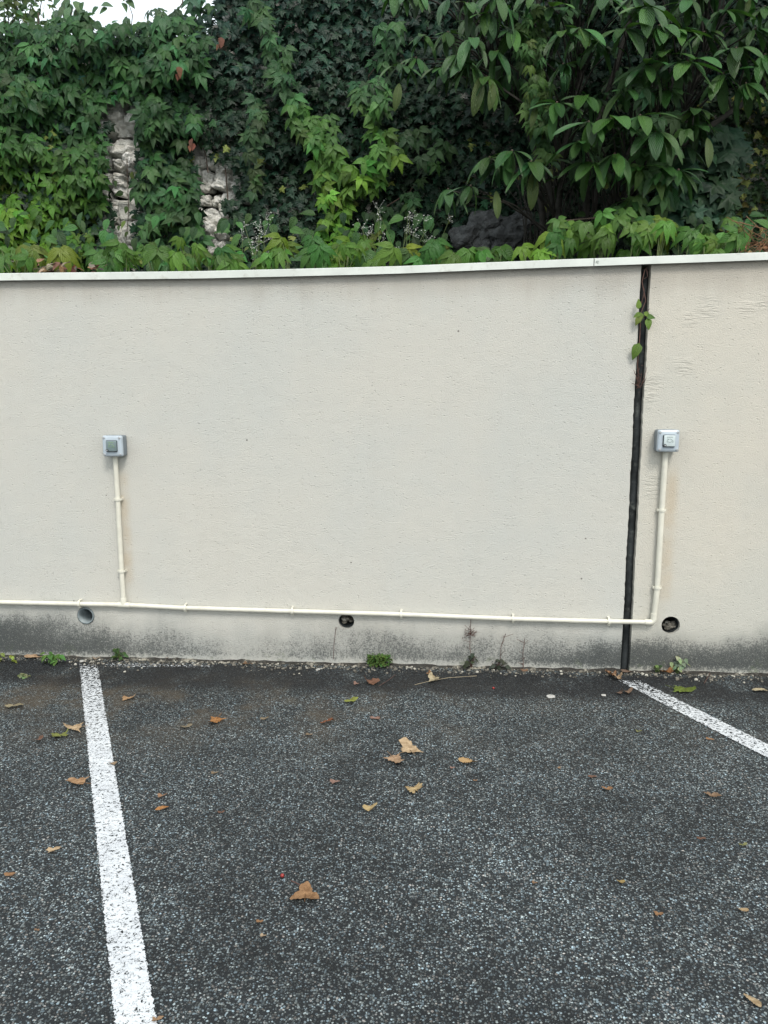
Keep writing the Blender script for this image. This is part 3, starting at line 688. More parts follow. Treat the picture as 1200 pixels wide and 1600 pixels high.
grow('virginia_creeper', 'column of creeper hanging between the two bare strips of pale stone', 'creeper', col_sel, 11, (.062, .105), T_CREEP, 'creeper', lambda x, y: var(np.array((.030, .085, .024))*(1+.5*max(0, (y-280)/130)), .2), (205, 325, 150, 415), .2, group='creepers on the stone wall', stems=[[(262, 165), (255, 250), (268, 330), (262, 410)]], roll=.42)
def strand(label, pl, wd, tint, yb=None, size=(.062, .108), name='virginia_creeper', cell=12.5, temps=None, depth=.12):
    xs = [p[0] for p in pl]; ys = [p[1] for p in pl]
    def sel(x, y):
        if gap(x, y): return 0
        return 1.0 if seg_d(x, y, pl) < wd*(1+.35*math.sin(y*.06+x*.02)) else 0
    def tf(x, y):
        k = max(0, min(1, (y-120)/220.0)); return var(np.array(tint[0])*(1-k)+np.array(tint[1])*k, .18)
    yv = (yb if yb is not None else YW-.24)
    t = grow(name, label, 'creeper', sel, cell, size, temps or T_CREEP, 'creeper', tf, (min(xs)-80, max(xs)+80, min(ys)-40, max(ys)+60), depth, group='creepers on the stone wall', roll=.4, yb=yv)
    mb = MB(); tube(mb, [onY(a, b, yv+.02) for a, b in pl], .0045, 6); mb.build('stem', M['twig'], t, True); return t
G1 = ((.036, .098, .032), (.095, .215, .022))
strand('upper creeper strand falling from the top left of the ivy, just left of centre', [(395, 18), (425, 60), (440, 130), (470, 170), (492, 210)], 15, G1)
strand('bright creeper strand widening down the ivy to the left of the white flowers', [(500, 215), (515, 260), (540, 290), (520, 330), (525, 365), (545, 400)], 30, G1)
strand('creeper strand hanging down the middle of the ivy, right of the bright strand', [(612, 55), (600, 90), (575, 120), (585, 180), (600, 235), (585, 285)], 20, G1)
strand('creeper patch at the right side of the second bare stone strip', [(400, 160), (395, 250), (395, 300)], 11, ((.035, .08, .035), (.045, .09, .03)))
strand('sparse dark creeper sprawling over the ivy at mid height, left of the shrub', [(640, 200), (690, 225), (640, 300), (600, 325)], 16, ((.026, .07, .026), (.036, .09, .026)), cell=19)
strand('narrow pale creeper tail hanging through the left part of the shrub', [(838, 15), (822, 55), (838, 120), (842, 175), (850, 235)], 17, ((.075, .15, .045), (.085, .165, .045)), yb=.62, size=(.045, .066), cell=10, temps=T_CRDROOP, depth=.05)
strand('creeper branch climbing through the right half of the shrub', [(1010, 130), (1040, 200), (1010, 270), (1000, 330)], 26, ((.045, .10, .035), (.06, .13, .03)), yb=.50, size=(.085, .12), cell=21, depth=.05)
strand('creeper running along the foot of the stone wall behind the right coping', [(880, 345), (960, 338), (1050, 350)], 12, ((.06, .14, .03), (.08, .17, .03)), yb=.45, size=(.08, .11), cell=21, depth=.05)

ss = thing('creeper_sprig', 'loose creeper leaves scattered over the lower part of the first bare stone strip', 'creeper', onY(192, 330, 1.42)); mb = MB(); sm = MB()
P = np.array([onY(x, y, 1.40) for x, y in ((198, 322), (205, 338), (186, 352), (200, 362), (193, 300), (206, 268), (180, 282), (196, 345))]); tip, nr = hang(len(P), .4, .7); scatter(mb, T_OV, P, tip, nr, rng.uniform(.04, .065, len(P)), np.array([var((.06, .12, .03), .3) for _ in P])); mb.build('foliage', M['creeper'], ss, True)
tube(sm, [onY(196, 390, 1.43), onY(201, 330, 1.42), onY(199, 270, 1.43), onY(198, 235, 1.43)], .0025, 5); sm.build('stem', M['twig'], ss, True)
st = thing('star_leaved_vine', 'dark star-leaved vine between the shrub and the yellow-flecked ivy', 'vine', (1.6, 1.2, 2.0))
X, Y = cgrid(1040, 1150, 205, 345, 12); ok = [(x, y) for x, y in zip(X, Y) if seg_d(x, y, [(1120, 230), (1075, 270), (1105, 320)]) < 42]
P = np.array([onY(x, y, 1.12-rng.uniform(0, .15)) for x, y in ok]); tip, nr = hang(len(P), .4, .8); mb = MB(); scatter(mb, T_STAR, P, tip, nr, rng.uniform(.10, .15, len(P)), np.array([var((.022, .055, .028), .2) for _ in P])); mb.build('foliage', M['ivy'], st, True)
mb = MB(); tube(mb, [onY(1120, 230, 1.2), onY(1085, 290, 1.2), onY(1080, 385, 1.2)], .008, 7); mb.build('stem', M['bark'], st, True)

# dead leaves caught in the ivy
for (px, py, lb) in ((346, 66, 'rust brown dead leaves hanging near the top of the ivy'), (280, 112, 'orange dead leaf caught at the upper edge of the ivy column'), (300, 224, 'small reddish dead leaf above the second bare stone strip')):
    P = np.array([onY(px+dx, py+dy, YW-.42) for dx, dy in ((0, -8), (3, 0), (-3, 3))]); tip, nr = hang(3, .2, .3); t = MB()
    scatter(t, T_OV, P, tip, nr, np.array([.07, .05, .045]), np.array([var((.13, .055, .035), .1) for _ in P])); tag(t.build('dead_leaf', M['dry'], None, True, origin=P[0]), lb, 'leaf', 'dead leaves caught in the ivy')

# ------------------------------------------------------------------ the shrub
vb = thing('viburnum_shrub', 'large shrub with long wrinkled drooping leaves at the right, leaning over the wall', 'shrub', (.95, .75, 2.0))
fol = MB(); br = MB()
trunks = [[onY(x, y, d) for x, y in pl] for d, pl in ((.9, [(940, 410), (985, 330), (1075, 225), (1190, 140), (1310, 60), (1420, -80)]), (.75, [(935, 410), (975, 300), (1060, 200), (1110, 60), (1150, -100)]), (.85, [(872, 410), (868, 340), (880, 240), (905, 120), (900, 0), (905, -120)]), (.95, [(905, 410), (918, 330), (925, 220), (965, 110), (1000, -20), (1020, -140)]),
          (.80, [(930, 410), (950, 330), (985, 240), (1040, 150), (1100, 70), (1170, -60)]), (1.05, [(890, 410), (860, 300), (820, 200), (770, 110), (720, 20), (700, -90)]), (1.1, [(850, 410), (848, 330), (838, 260), (850, 150), (840, -30)]), (1.2, [(915, 410), (935, 300), (940, 160)]))]
for tr in trunks:
    k = len(tr); tube(br, [p+rng.normal(0, .012, 3)*[1, 1, 0] for p in tr], [.020*(1-.7*i/(k-1))+.003 for i in range(k)], 8)
for i in range(46):      # thin dead shoots under the canopy
    x = rng.uniform(815, 960); y1 = rng.uniform(230, 300); d = rng.uniform(.85, 1.35)
    tube(br, [onY(x, 412, d), onY(x+rng.normal(0, 8), (y1+410)/2, d), onY(x+rng.normal(0, 22), y1, d)], [.0045, .0035, .002], 5)
TP = np.concatenate([np.array([a+(b-a)*t for a, b in zip(tr[:-1], tr[1:]) for t in np.linspace(0, 1, 6)]) for tr in trunks])
def whorl(p, n, size, spread, tint, outward):
    """leaf pairs round a shoot tip, arching out then hanging"""
    a0 = rng.uniform(0, 6.28); P = []; T = []; N = []; Z = []
    for k in range(n):
        a = a0+k*2.4+rng.normal(0, .25); out = np.array([math.cos(a), math.sin(a)*.8-.25, 0]); dn = spread*rng.uniform(.15, 1.7)
        T.append(out*1.0+np.array([0, 0, -dn])+outward*.35); N.append(np.array([out[0]*dn*.6, out[1]*dn*.6-.35, 1.0])+rng.normal(0, .12, 3))
        P.append(p+out*.012); Z.append(size*rng.uniform(.6, 1.15))
    scatter(fol, T_VIB, np.array(P), np.array(T), np.array(N), np.array(Z), np.array([var(tint, .18) for _ in P]))
def shoot(p, inner=None):
    d = TP-p; dist = np.linalg.norm(d+np.array([0, 0, .25]), axis=1); q = TP[np.argmin(dist)]
    mid_ = (p+q)/2+np.array([0, 0, .06]); tube(br, [q, mid_, p], [.007, .005, .0028], 6); return norm(p-q)
spots = [(715, 95, .42, .15), (700, 60, .5, .14), (738, 70, .42, .17), (760, 130, .40, .17), (690, 115, .5, .13), (735, 110, .45, .16), (628, 110, .45, .13), (650, 100, .5, .13), (662, 65, .6, .13), (620, -8, .45, .17), (650, -5, .5, .15),
         (762, 30, .45, .15), (775, 5, .5, .17), (800, 55, .5, .15), (730, 15, .55, .14), (775, 90, .5, .17),
         (765, 255, .42, .14), (800, 245, .38, .16), (830, 262, .38, .19), (700, 305, .40, .14), (735, 300, .42, .13), (780, 262, .5, .15),
         (880, 60, .4, .15), (905, 55, .38, .17), (935, 75, .4, .15), (975, 55, .36, .17), (1010, 20, .36, .2), (1030, 50, .38, .17), (990, 5, .4, .19), (915, 160, .36, .18), (920, 200, .34, .19), (870, 170, .4, .16),
         (905, 230, .34, .18), (955, 195, .32, .2), (1000, 190, .32, .19), (960, 250, .34, .18), (925, 262, .36, .18), (1025, 215, .34, .19), (1045, 95, .38, .18), (1060, 55, .4, .17), (1075, 105, .38, .2), (1100, 60, .42, .17), (1130, 25, .45, .15),
         (1150, 85, .42, .17), (1180, 55, .45, .16), (1130, 125, .4, .19), (1165, 140, .42, .19), (1195, 95, .45, .15), (1195, 20, .5, .14), (1060, 275, .38, .17), (1035, 270, .36, .16), (1000, 270, .38, .16), (985, 320, .45, .16), (960, 345, .5, .17),
         (860, 20, .5, .15), (840, -10, .5, .16), (945, 10, .42, .17), (880, 110, .45, .16), (1010, 110, .4, .18), (1040, 150, .4, .17), (1085, 180, .42, .16), (980, 150, .42, .16), (1075, 10, .45, .17), (1110, -20, .5, .17), (1160, 0, .5, .16)]
for (px, py, d, sz) in spots:
    p = onY(px, py-8, d+rng.uniform(-.05, .05)); out = shoot(p); whorl(p, int(rng.integers(7, 11)), sz*.97, .8, (.044, .116, .028), out)
    bud = MB(); pebble(bud, p+[0, 0, .006], .0065, 2, .8); bud.build('flower_bud', M['twig'], vb, True)
for i in range(430):     # the inner and upper canopy, and what leans beyond the frame
    px = rng.uniform(700, 1400); py = rng.uniform(-190, 300); d = rng.uniform(.5, 1.2)
    low = np.interp(px, [700, 830, 860, 1060, 1120, 1420], [130, 190, 285, 300, 150, 150])
    if py > low: continue
    p = onY(px, py, d); out = shoot(p); whorl(p, int(rng.integers(4, 7)), rng.uniform(.11, .165), .9, (.027, .076, .022), out)
fol.build('foliage', M['vib'], vb, True); br.build('branch', M['bark'], vb, True)
# yellowing leaves on it
for (px, py, sz) in ((770, 150, .13), (751, 140, .18), (624, 150, .13), (1105, 235, .15), (1170, 12, .09), (838, 185, .12), (775, 318, .15), (832, 290, .17)):
    yl = MB(); P = np.array([onY(px, py-20, .38)]); scatter(yl, T_VIB, P, np.array([[.1*rng.normal(), -.3, -1]]), np.array([[.2, -1, .3]]), np.array([sz]), np.array([(.075, .115, .03)])); yl.build('yellowing_leaf', M['vib'], vb, True)

# ------------------------------------------------------------------ low growth right behind the coping
tufts = [(20, 398, 'left corner of the coping, below the broad creeper'), (62, 392, 'coping, left of the brown leaf litter'), (140, 400, 'coping, right of the brown leaf litter'), (188, 396, 'coping under the first bare stone strip'), (235, 388, 'coping under the creeper column'), (290, 392, 'coping just left of the second bare stone strip'),
         (322, 404, 'coping right under the second bare stone strip'), (355, 400, 'coping below the left white flowers'), (425, 405, 'coping right of the left white flowers'), (455, 404, 'coping left of the tall drooping clusters'), (490, 383, 'coping, first of the tall drooping clusters'), (535, 381, 'coping, second and fullest of the tall drooping clusters'), (572, 402, 'coping right of the fullest drooping cluster'),
         (618, 386, 'coping below the right white flowers, rounded like a mushroom'), (660, 390, 'coping in front of the right white flowers'), (705, 396, 'coping left of the dark rocks'), (775, 394, 'coping in front of the dark rocks'), (838, 376, 'coping under the left part of the shrub'), (875, 380, 'coping under the trunks of the shrub'), (935, 368, 'coping above the seam of the coping'),
         (985, 372, 'coping left of the top of the black joint'), (1030, 360, 'coping above the top of the black joint'), (1072, 362, 'coping, large, just right of the black joint'), (1108, 372, 'coping under the yellow-flecked ivy'), (1148, 374, 'right end of the coping, beside the dry brown heap')]
for i, (px, py, lb) in enumerate(tufts):
    nb = rng.integers(3, 8); py += rng.uniform(-2, 9); d0 = rng.uniform(.22, .34); base = onY(px, py+12, d0); base[2] = 2.0
    word = ('bright', 'yellow-green', 'glossy', 'fresh green')[i % 4]
    t = thing('creeper_tuft', '%s creeper tuft over the %s' % (word, lb), 'creeper', base, 'creeper tufts along the coping'); sm = MB(); P = []; T = []; N = []; Z = []
    for k in range(nb):
        p = onY(px+rng.normal(0, 13 if px > 150 else 20), py+rng.normal(0, 9)-6, d0+rng.uniform(-.09, .22)); P.append(p)
        a = rng.normal(0, .35); T.append((math.sin(a), -.35, -1+.5*rng.random())); N.append((rng.normal(0, .5), -.8, rng.uniform(.3, 1.3))); Z.append(rng.uniform(.065, .135))
        tube(sm, [base+rng.normal(0, .01, 3)*[1, 1, 0], (base+p)/2+[0, .03, .02], p], [.003, .003, .002], 5)
    col = ((.055, .140, .018), (.085, .155, .018), (.040, .115, .020), (.070, .155, .018))[i % 4]
    mb = MB(); scatter(mb, T_CRDROOP if i % 4 else T_CREEP, np.array(P), np.array(T), np.array(N), np.array(Z), np.array([var(col, .16) for _ in P])); mb.build('foliage', M['creeper'], t, True); sm.build('stem', M['gstem'], t, True)
# loose undergrowth between the coping and the stone wall
gm = MB(); X, Y = cgrid(-300, 1500, 338, 415, 13); P = []; T = []
for x, y in zip(X, Y):
    if gap(x, y) or 700 < x < 860 or rng.random() < .55: continue
    P.append(onY(x, y, rng.uniform(.6, 1.25))); T.append(var((.034, .088, .022), .3))
P = np.array(P); T = np.array(T); k = P[:, 2] > 2.0; P, T = P[k], T[k]; tip, nr = hang(len(P), .7, .8); scatter(gm, T_OV, P, tip, nr, rng.uniform(.06, .11, len(P)), T)
tag(gm.build('undergrowth', M['soft']), 'low leafy undergrowth filling the bed between coping and stone wall', 'undergrowth', None, 'stuff')
# white-flowered herbs
def herb(px, py, n, w_, lb):
    base = onY(px, 408, .7); base[2] = 2.0; t = thing('white_flowering_herb', lb, 'wildflower', base, 'white flowering herbs behind the coping'); sm = MB(); fl = MB(); lf = MB(); V, Fc = ico(1)
    for k in range(n):
        p = onY(px+rng.normal(0, w_), py+rng.normal(0, 17), rng.uniform(.55, .85)); q = base+rng.normal(0, .05, 3)*[1, 1, 0]
        tube(sm, [q, (p+q)/2+rng.normal(0, .02, 3), p], [.003, .002, .0012], 5)
        fl = MB()
        for j in range(7):
            c = p+rng.normal(0, .022, 3); fl.add(V*rng.uniform(.0026, .0050)*[1, 1, .6]+c, Fc); tube(fl, [p-[0, 0, .012], c], .00035, 3)
        fl.build('flower_cluster', M['white'], t)
        P = np.array([q+(p-q)*u for u in (.3, .5, .7)]); tip, nr = hang(3, .8, 1.2); scatter(lf, T_OV, P, tip, nr, rng.uniform(.025, .045, 3), np.array([var((.08, .14, .04), .2) for _ in P]))
    sm.build('stem', M['gstem'], t); lf.build('foliage', M['soft'], t, True)
herb(402, 368, 13, 14, 'herb with tiny white flowers at the right of the second bare stone strip')
herb(585, 368, 7, 16, 'herb with tiny white flowers right of the bright creeper strand')
herb(635, 360, 9, 18, 'herb with tiny white flowers between the bright strand and the dark rocks')
herb(672, 375, 6, 14, 'herb with tiny white flowers just left of the dark rocks')
# litter heaps on the bed
def heap(px, py, n, w_, tints, lb, name, twigs=0, size=(.03, .07)):
    base = onY(px, py, .26); t = MB(); P = []; T = []; N = []
    for k in range(n):
        P.append(onY(px+rng.normal(0, w_), py+rng.normal(0, 4), rng.uniform(.2, .34))); T.append(rng.normal(0, 1, 3)*[1, 1, .4]); N.append(rng.normal(0, .5, 3)+[0, -.3, 1])
    scatter(t, T_OV, np.array(P), np.array(T), np.array(N), rng.uniform(*size, n), np.array([var(tints[k % len(tints)], .2) for k in range(n)]))
    for k in range(twigs):
        p = onY(px+rng.normal(0, w_), py+rng.uniform(-18, 12), rng.uniform(.24, .4)); tube(t, [p, p+rng.normal(0, .05, 3), p+rng.normal(0, .08, 3)], .0018, 5, tint=np.array((.20, .11, .06)))
    tag(t.build(name, M['dry'], None, True, origin=base), lb, 'leaf litter', None, 'stuff')
heap(92, 419, 46, 22, ((.30, .26, .19), (.12, .05, .04), (.22, .14, .08)), 'heap of brown and cream dead leaves on the coping at the left', 'dead_leaf_heap')
heap(152, 421, 12, 9, ((.30, .24, .18), (.14, .07, .05)), 'small patch of dead leaves right of the bigger brown heap', 'dead_leaf_heap')
heap(1192, 388, 50, 9, ((.22, .13, .07), (.15, .08, .045)), 'dry rusty brown twig heap at the right end of the coping', 'dry_twig_heap', 26, (.02, .035))

# dark bare rocks under the shrub
for (px, py, s_, lb) in ((728, 372, .085, 'dark grey rock at the left of the rock group under the shrub'), (760, 352, .10, 'dark grey rock, upper one of the rock group under the shrub'), (790, 375, .11, 'dark grey rock in front of the shrub trunks'), (752, 388, .07, 'dark grey rock, lowest of the rock group under the shrub'), (812, 350, .09, 'dark grey rock at the right of the rock group, by the trunks')):
    p = onY(px, py, 1.36); V, Fc = ico(4); off = rng.uniform(0, 40, 3)
    W = np.array([v*(1+.42*fbm(v*1.25+off, 6)) for v in V])*s_*np.array([1.2, .8, .95]); t = MB(); t.add(W+p, Fc)
    tag(t.build('rock', simple('dark_rock', (.095, .10, .10), .9, .3, 14, .01, 45), None, False, origin=p), lb, 'rock', 'dark rocks under the shrub')

# tree behind the top of the wall, at the left
tr = thing('feathery_tree', 'small-leaved tree seen against the sky beyond the top left of the creeper', 'tree', (-4.6, 4.0, 3.85)); lf = MB(); bk = MB(); hub = onY(15, 140, 4.0); hub[2] = 3.85
for k in range(44):
    p = onY(rng.uniform(-150, 78), rng.uniform(-25, 45), rng.uniform(3.6, 4.5)); tube(bk, [hub, (hub+p)/2+rng.normal(0, .05, 3), p], [.016, .009, .003], 6)
    n = 34; q = p+rng.normal(0, .13, (n, 3)); scatter(lf, T_OV, q, rng.normal(0, 1, (n, 3))+[0, 0, -.2], rng.normal(0, 1, (n, 3))+[0, -.6, .4], rng.uniform(.05, .085, n), np.array([var((.075, .13, .055), .2) for _ in range(n)]))
lf.build('crown', M['soft'], tr, True); bk.build('trunk', M['bark'], tr, True)
tp = thing('creeper_shoot', 'large-leaved creeper shoot sticking up into the sky above the broad creeper', 'creeper', onY(118, 40, 1.5)); sm = MB(); P = []; 
for k in range(34): P.append(onY(rng.normal(115, 15), rng.uniform(-8, 40), 1.45+rng.uniform(-.1, .1)))
P.append(onY(168, 12, 1.45)); P.append(onY(158, 8, 1.45)); P = np.array(P); tip, nr = hang(len(P), .4, .7); mb = MB(); scatter(mb, T_OV, P, tip, nr, rng.uniform(.07, .11, len(P)), np.array([var((.06, .125, .06), .2) for _ in P])); mb.build('foliage', M['creeper'], tp, True)
for p in P[::3]: tube(sm, [onY(118, 50, 1.5), p], [.004, .002], 5)
sm.build('stem', M['twig'], tp)
tp = thing('creeper_shoot', 'thin creeper shoot alone against the sky between the two leafy crests', 'creeper', onY(205, 40, 1.5)); sm = MB(); q = onY(205, 45, 1.5); e = onY(200, 2, 1.45); tube(sm, [q, (q+e)/2+[.02, 0, 0], e], [.003, .003, .002], 5); sm.build('stem', M['twig'], tp)
P = np.array([onY(x, y, 1.45) for x, y in ((198, 0), (205, 3), (192, 4), (208, -6))]); tip, nr = hang(4, .4, .8); mb = MB(); scatter(mb, T_OV, P, tip, nr, np.array([.085, .07, .07, .08]), np.array([var((.06, .125, .06), .1) for _ in P])); mb.build('foliage', M['creeper'], tp, True)
cl = []
def crest_sel(x, y): return 1.0 if y < topline(min(x, 300))+14 and y > np.interp(x, [205, 240, 275, 300, 330, 420], [26, 12, 8, -4, -40, -140]) else 0
grow('virginia_creeper', 'open creeper crest against the sky right of the bright gap of sky', 'creeper', crest_sel, 13, (.06, .095), T_CREEP, 'creeper', lambda x, y: var((.052, .11, .055), .2), (205, 330, -60, 50), .06, group='creepers on the stone wall', roll=.6, stems=[[(262, 40), (285, 5), (290, -40)], [(300, 40), (325, -10), (330, -60)]])

# ------------------------------------------------------------------ sprig growing out of the joint
sp = thing('creeper_sprig', 'young creeper sprig with dead twigs growing out of the black joint', 'creeper', onY(1002, 590, 0.0))
def lset(mb, arr, mat, y=-.03):
    P = np.array([onY(a, b, y) for a, b, *_ in arr]); T = np.array([(math.sin(R(c)), -.15, -math.cos(R(c))) for _, _, c, *_ in arr]); N = np.array([(.1*rng.normal(), -1, .25) for _ in arr])
    scatter(mb, T_OV, P, T, N, np.array([r[3] for r in arr]), np.array([var(r[4], .08) for r in arr]))
mb = MB(); g1 = (.13, .22, .045); lset(mb, [(997, 483, 178, .05, g1), (1001, 489, -60, .04, g1), (1001, 488, 0, .05, g1), (1000, 492, -20, .055, g1), (1006, 488, 60, .04, g1), (1010, 494, 80, .045, (.09, .17, .04)), (1012, 497, 8, .06, g1), (999, 536, -22, .085, (.12, .21, .03))], 'creeper')
mb.build('foliage', M['creeper'], sp, True)
mb = MB(); tube(mb, [onY(1008, 420, -.004), onY(1003, 440, -.005), onY(1009, 470, -.012), onY(1001, 490, -.02), onY(1000, 520, -.01), onY(999, 536, -.02), onY(996, 570, -.012), onY(999, 600, 0)], .0022, 6)
tube(mb, [onY(1010, 418, -.004), onY(1012, 432, -.01), onY(1006, 436, -.004)], .0015, 5)
for (a, b, c, d) in ((1001, 604, 1011, 573), (1003, 600, 1010, 590), (997, 600, 990, 578), (998, 602, 994, 590), (996, 606, 1003, 582), (1000, 606, 992, 600), (1002, 474, 1007, 450), (1005, 497, 1015, 482)): tube(mb, [onY(a, b, -.002), onY((a+c)/2+1, (b+d)/2, -.015), onY(c, d, -.022)], [.0026, .002, .001], 5)
for k in range(26):
    a, b = 998+rng.normal(0, 3), 595+rng.normal(0, 9); p = onY(a, b, -.008); tube(mb, [p, p+rng.normal(0, .012, 3)*[1, .5, 1]], .0012, 4)
mb.build('stem', M['redtwig'], sp)

# ------------------------------------------------------------------ weeds at the foot of the wall
def weed(name, px, py, lb, n, spread, h, size, col, temps=T_OV, stem='gstem', cat='weed'):
    base = onZ(px, py, .002); base[1] = min(base[1], -.012); t = thing(name, lb, cat, base, 'weeds at the foot of the wall'); lf = MB(); sm = MB(); P = []
    for k in range(n):
        a = rng.uniform(0, 6.28); r_ = spread*rng.random()**.5; p = base+np.array([math.cos(a)*r_, -abs(math.sin(a))*r_*.7, h*rng.uniform(.25, 1)]); p[1] = min(p[1], -.008); P.append(p)
        tube(sm, [base+rng.normal(0, .004, 3)*[1, 0, 0], (base+p)/2+[0, 0, .01], p], [.0018, .0014, .001], 4)
    P = np.array(P); a = rng.uniform(0, 6.28, n); T = np.stack([np.cos(a), -.3+np.sin(a)*.5, -.35+rng.normal(0, .3, n)], 1); N = np.stack([rng.normal(0, .3, n), -.5+rng.normal(0, .2, n), np.ones(n)], 1)
    scatter(lf, temps, P, T, N, rng.uniform(size[0], size[1], n), np.array([var(c if False else col, .2) for c in P])); lf.build('foliage', M['soft'], t, True); sm.build('stem', M[stem], t)
weed('weed', 592, 1040, 'dense bright green weed clump at the wall foot below the rubble-filled opening', 240, .066, .072, (.012, .022), (.075, .145, .03))
weed('weed', 82, 1036, 'broad-leaved green weed at the wall foot left of the long white line', 18, .045, .070, (.028, .050), (.075, .155, .035))
weed('weed', 188, 1030, 'green weed at the wall foot just right of the top of the long white line', 18, .036, .065, (.022, .038), (.05, .10, .03))
weed('weed', 20, 1034, 'tiny yellow-green sprout at the wall foot near the left edge', 8, .018, .04, (.02, .032), (.22, .27, .05))
weed('weed', 1, 1032, 'yellow-green sprout cut by the left edge of the picture at the wall foot', 7, .018, .05, (.024, .034), (.17, .22, .05))
weed('weed', 38, 1056, 'pale yellowish flattened weed on the asphalt in the far left corner', 12, .045, .012, (.02, .034), (.17, .19, .10))
weed('weed', 1052, 1046, 'pale variegated weed at the wall foot under the right round opening', 18, .045, .10, (.028, .045), (.25, .30, .19))
weed('weed', 736, 1040, 'tall dying weed with dark leaves and a dry seed head against the wall', 9, .022, .09, (.035, .055), (.035, .05, .03), stem='redtwig')
weed('weed', 778, 1043, 'dark drooping weed right of the dry seed head weed', 12, .05, .07, (.025, .04), (.045, .055, .045), stem='redtwig')
weed('weed', 1022, 1046, 'few grass-like green blades right of the black joint foot', 7, .03, .05, (.02, .035), (.07, .11, .04))
def stalk(pts, lb, head=None, twigs=0, r=.0016, mat='redtwig'):
    P = [onY(a, b, -.012) for a, b in pts]; t = thing('dry_stalk', lb, 'dead weed', P[0], 'dry stalks against the wall'); mb = MB(); tube(mb, P, r, 5)
    for k in range(twigs):
        q = P[-1]*(1-.5*rng.random())+P[0]*0; i = rng.integers(1, len(P)); q = P[i-1]+(P[i]-P[i-1])*rng.random(); tube(mb, [q, q+[rng.normal(0, .02), -.006, rng.uniform(.008, .03)]], r*.6, 4)
    mb.build('stem', M[mat], t)
    if head:
        mb = MB(); c = onY(*head, -.014)
        for k in range(70): q = c+rng.normal(0, .016, 3)*[1, .35, 1]; tube(mb, [q, q+rng.normal(0, .009, 3)], .0011, 4)
        mb.build('seed_head', M['redtwig'], t)
stalk([(738, 1040), (734, 1010), (735, 985), (736, 964)], 'dry stalk with a dark tangled seed head, crossing up to the conduit', (734, 990), 7)
stalk([(781, 1040), (783, 1010), (790, 990)], 'bare dry stalk leaning right, between the seed head and the reddish stalk', None, 6)
stalk([(818, 1046), (817, 1020), (820, 998)], 'reddish dry stalk standing alone right of the leaning one', None, 10)
stalk([(521, 1030), (522, 1005), (525, 980)], 'thin upright stalk left of the middle round opening', None, 2, .0014)

# debris in the gutter: crumbs of mortar and stones
db = MB()
for k in range(3200):
    x = rng.uniform(-3.6, 3.2); y = -abs(rng.normal(0, .05))*(1+.6*fbm((x*2, 3, 0)))-.004; pebble(db, (x, y, .003), float(.002+.0085*rng.random()**3), 1)
tag(db.build('gutter_grit', M['rubble']), 'fine grit and mortar crumbs lying in the gutter along the wall', 'grit', None, 'stuff')
sc = MB(); V = []; n = 260; Fc = []
for i in range(n):                      # the crumbling mortar toe of the wall
    x = -4+8*i/(n-1); hgt = .012+.010*fbm((x*6, 0, 1))+.004*fbm((x*40, 0, 1)); dp = .020+.014*fbm((x*9, 5, 1))
    V += [(x, .0015, max(.003, hgt)), (x, -max(.003, dp)*.55, max(.002, hgt*.8)), (x, -max(.006, dp), -.002)]
for i in range(n-1):
    for j in range(2): Fc.append((3*i+j, 3*i+j+1, 3*(i+1)+j+1, 3*(i+1)+j))
sc.add(V, Fc); tag(sc.build('mortar_skirt', NT('dirty_mortar').skirt()), kind='structure')
for (px, py, s_, lb) in ((861, 1088, .020, 'flat pale grey stone alone on the asphalt left of the black joint foot'), (943, 1086, .010, 'small white stone close left of the right white line end'), (497, 1046, .014, 'pale stone at the wall foot left of the green clump'), (128, 1033, .014, 'pale stone at the foot of the wall at the long line end'), (1155, 1052, .016, 'pale stone at the wall foot near the right edge')):
    p = onZ(px, py, .004); t = MB(); pebble(t, p, s_, 3, .35); tag(t.build('stone', simple('pale_stone', (.42, .41, .38), .8, .1, 60), None, False, origin=p), lb, 'stone', 'loose stones on the asphalt')
for (px, py, lb) in ((771, 1075, 'tiny red berry near the wall, right of the straw twig'), (441, 1368, 'tiny red berry above left of the brown heart-shaped leaf')):
    p = onZ(px, py, .006); V, Fc = ico(2); t = MB(); t.add(V*.0062+p, Fc); tag(t.build('berry', M['berry'], None, True, origin=p), lb, 'berry', 'red berries on the asphalt')
def twig(pts, lb, r=.0012, mat='straw'):
    t = MB(); P = [onZ(a, b, .008+.006*(i % 2)) for i, (a, b) in enumerate(pts)]; tube(t, P, r, 5); tag(t.build('twig', M[mat], None, True, origin=P[0]), lb, 'twig', 'twigs on the asphalt')
twig([(648, 1070), (672, 1064), (700, 1059), (745, 1056)], 'long pale straw twig lying near the wall right of the green clump')
twig([(592, 1072), (608, 1062), (618, 1054)], 'short twig leaning on the brown curled leaf below the green clump', .0015, 'redtwig')
twig([(455, 1376), (470, 1383), (480, 1390)], 'dark stalk touching the tip of the brown heart-shaped leaf', .0018, 'redtwig')
twig([(1100, 1068), (1106, 1058), (1110, 1050)], 'thin red twig standing in the gutter near the right edge', .0016, 'redtwig')

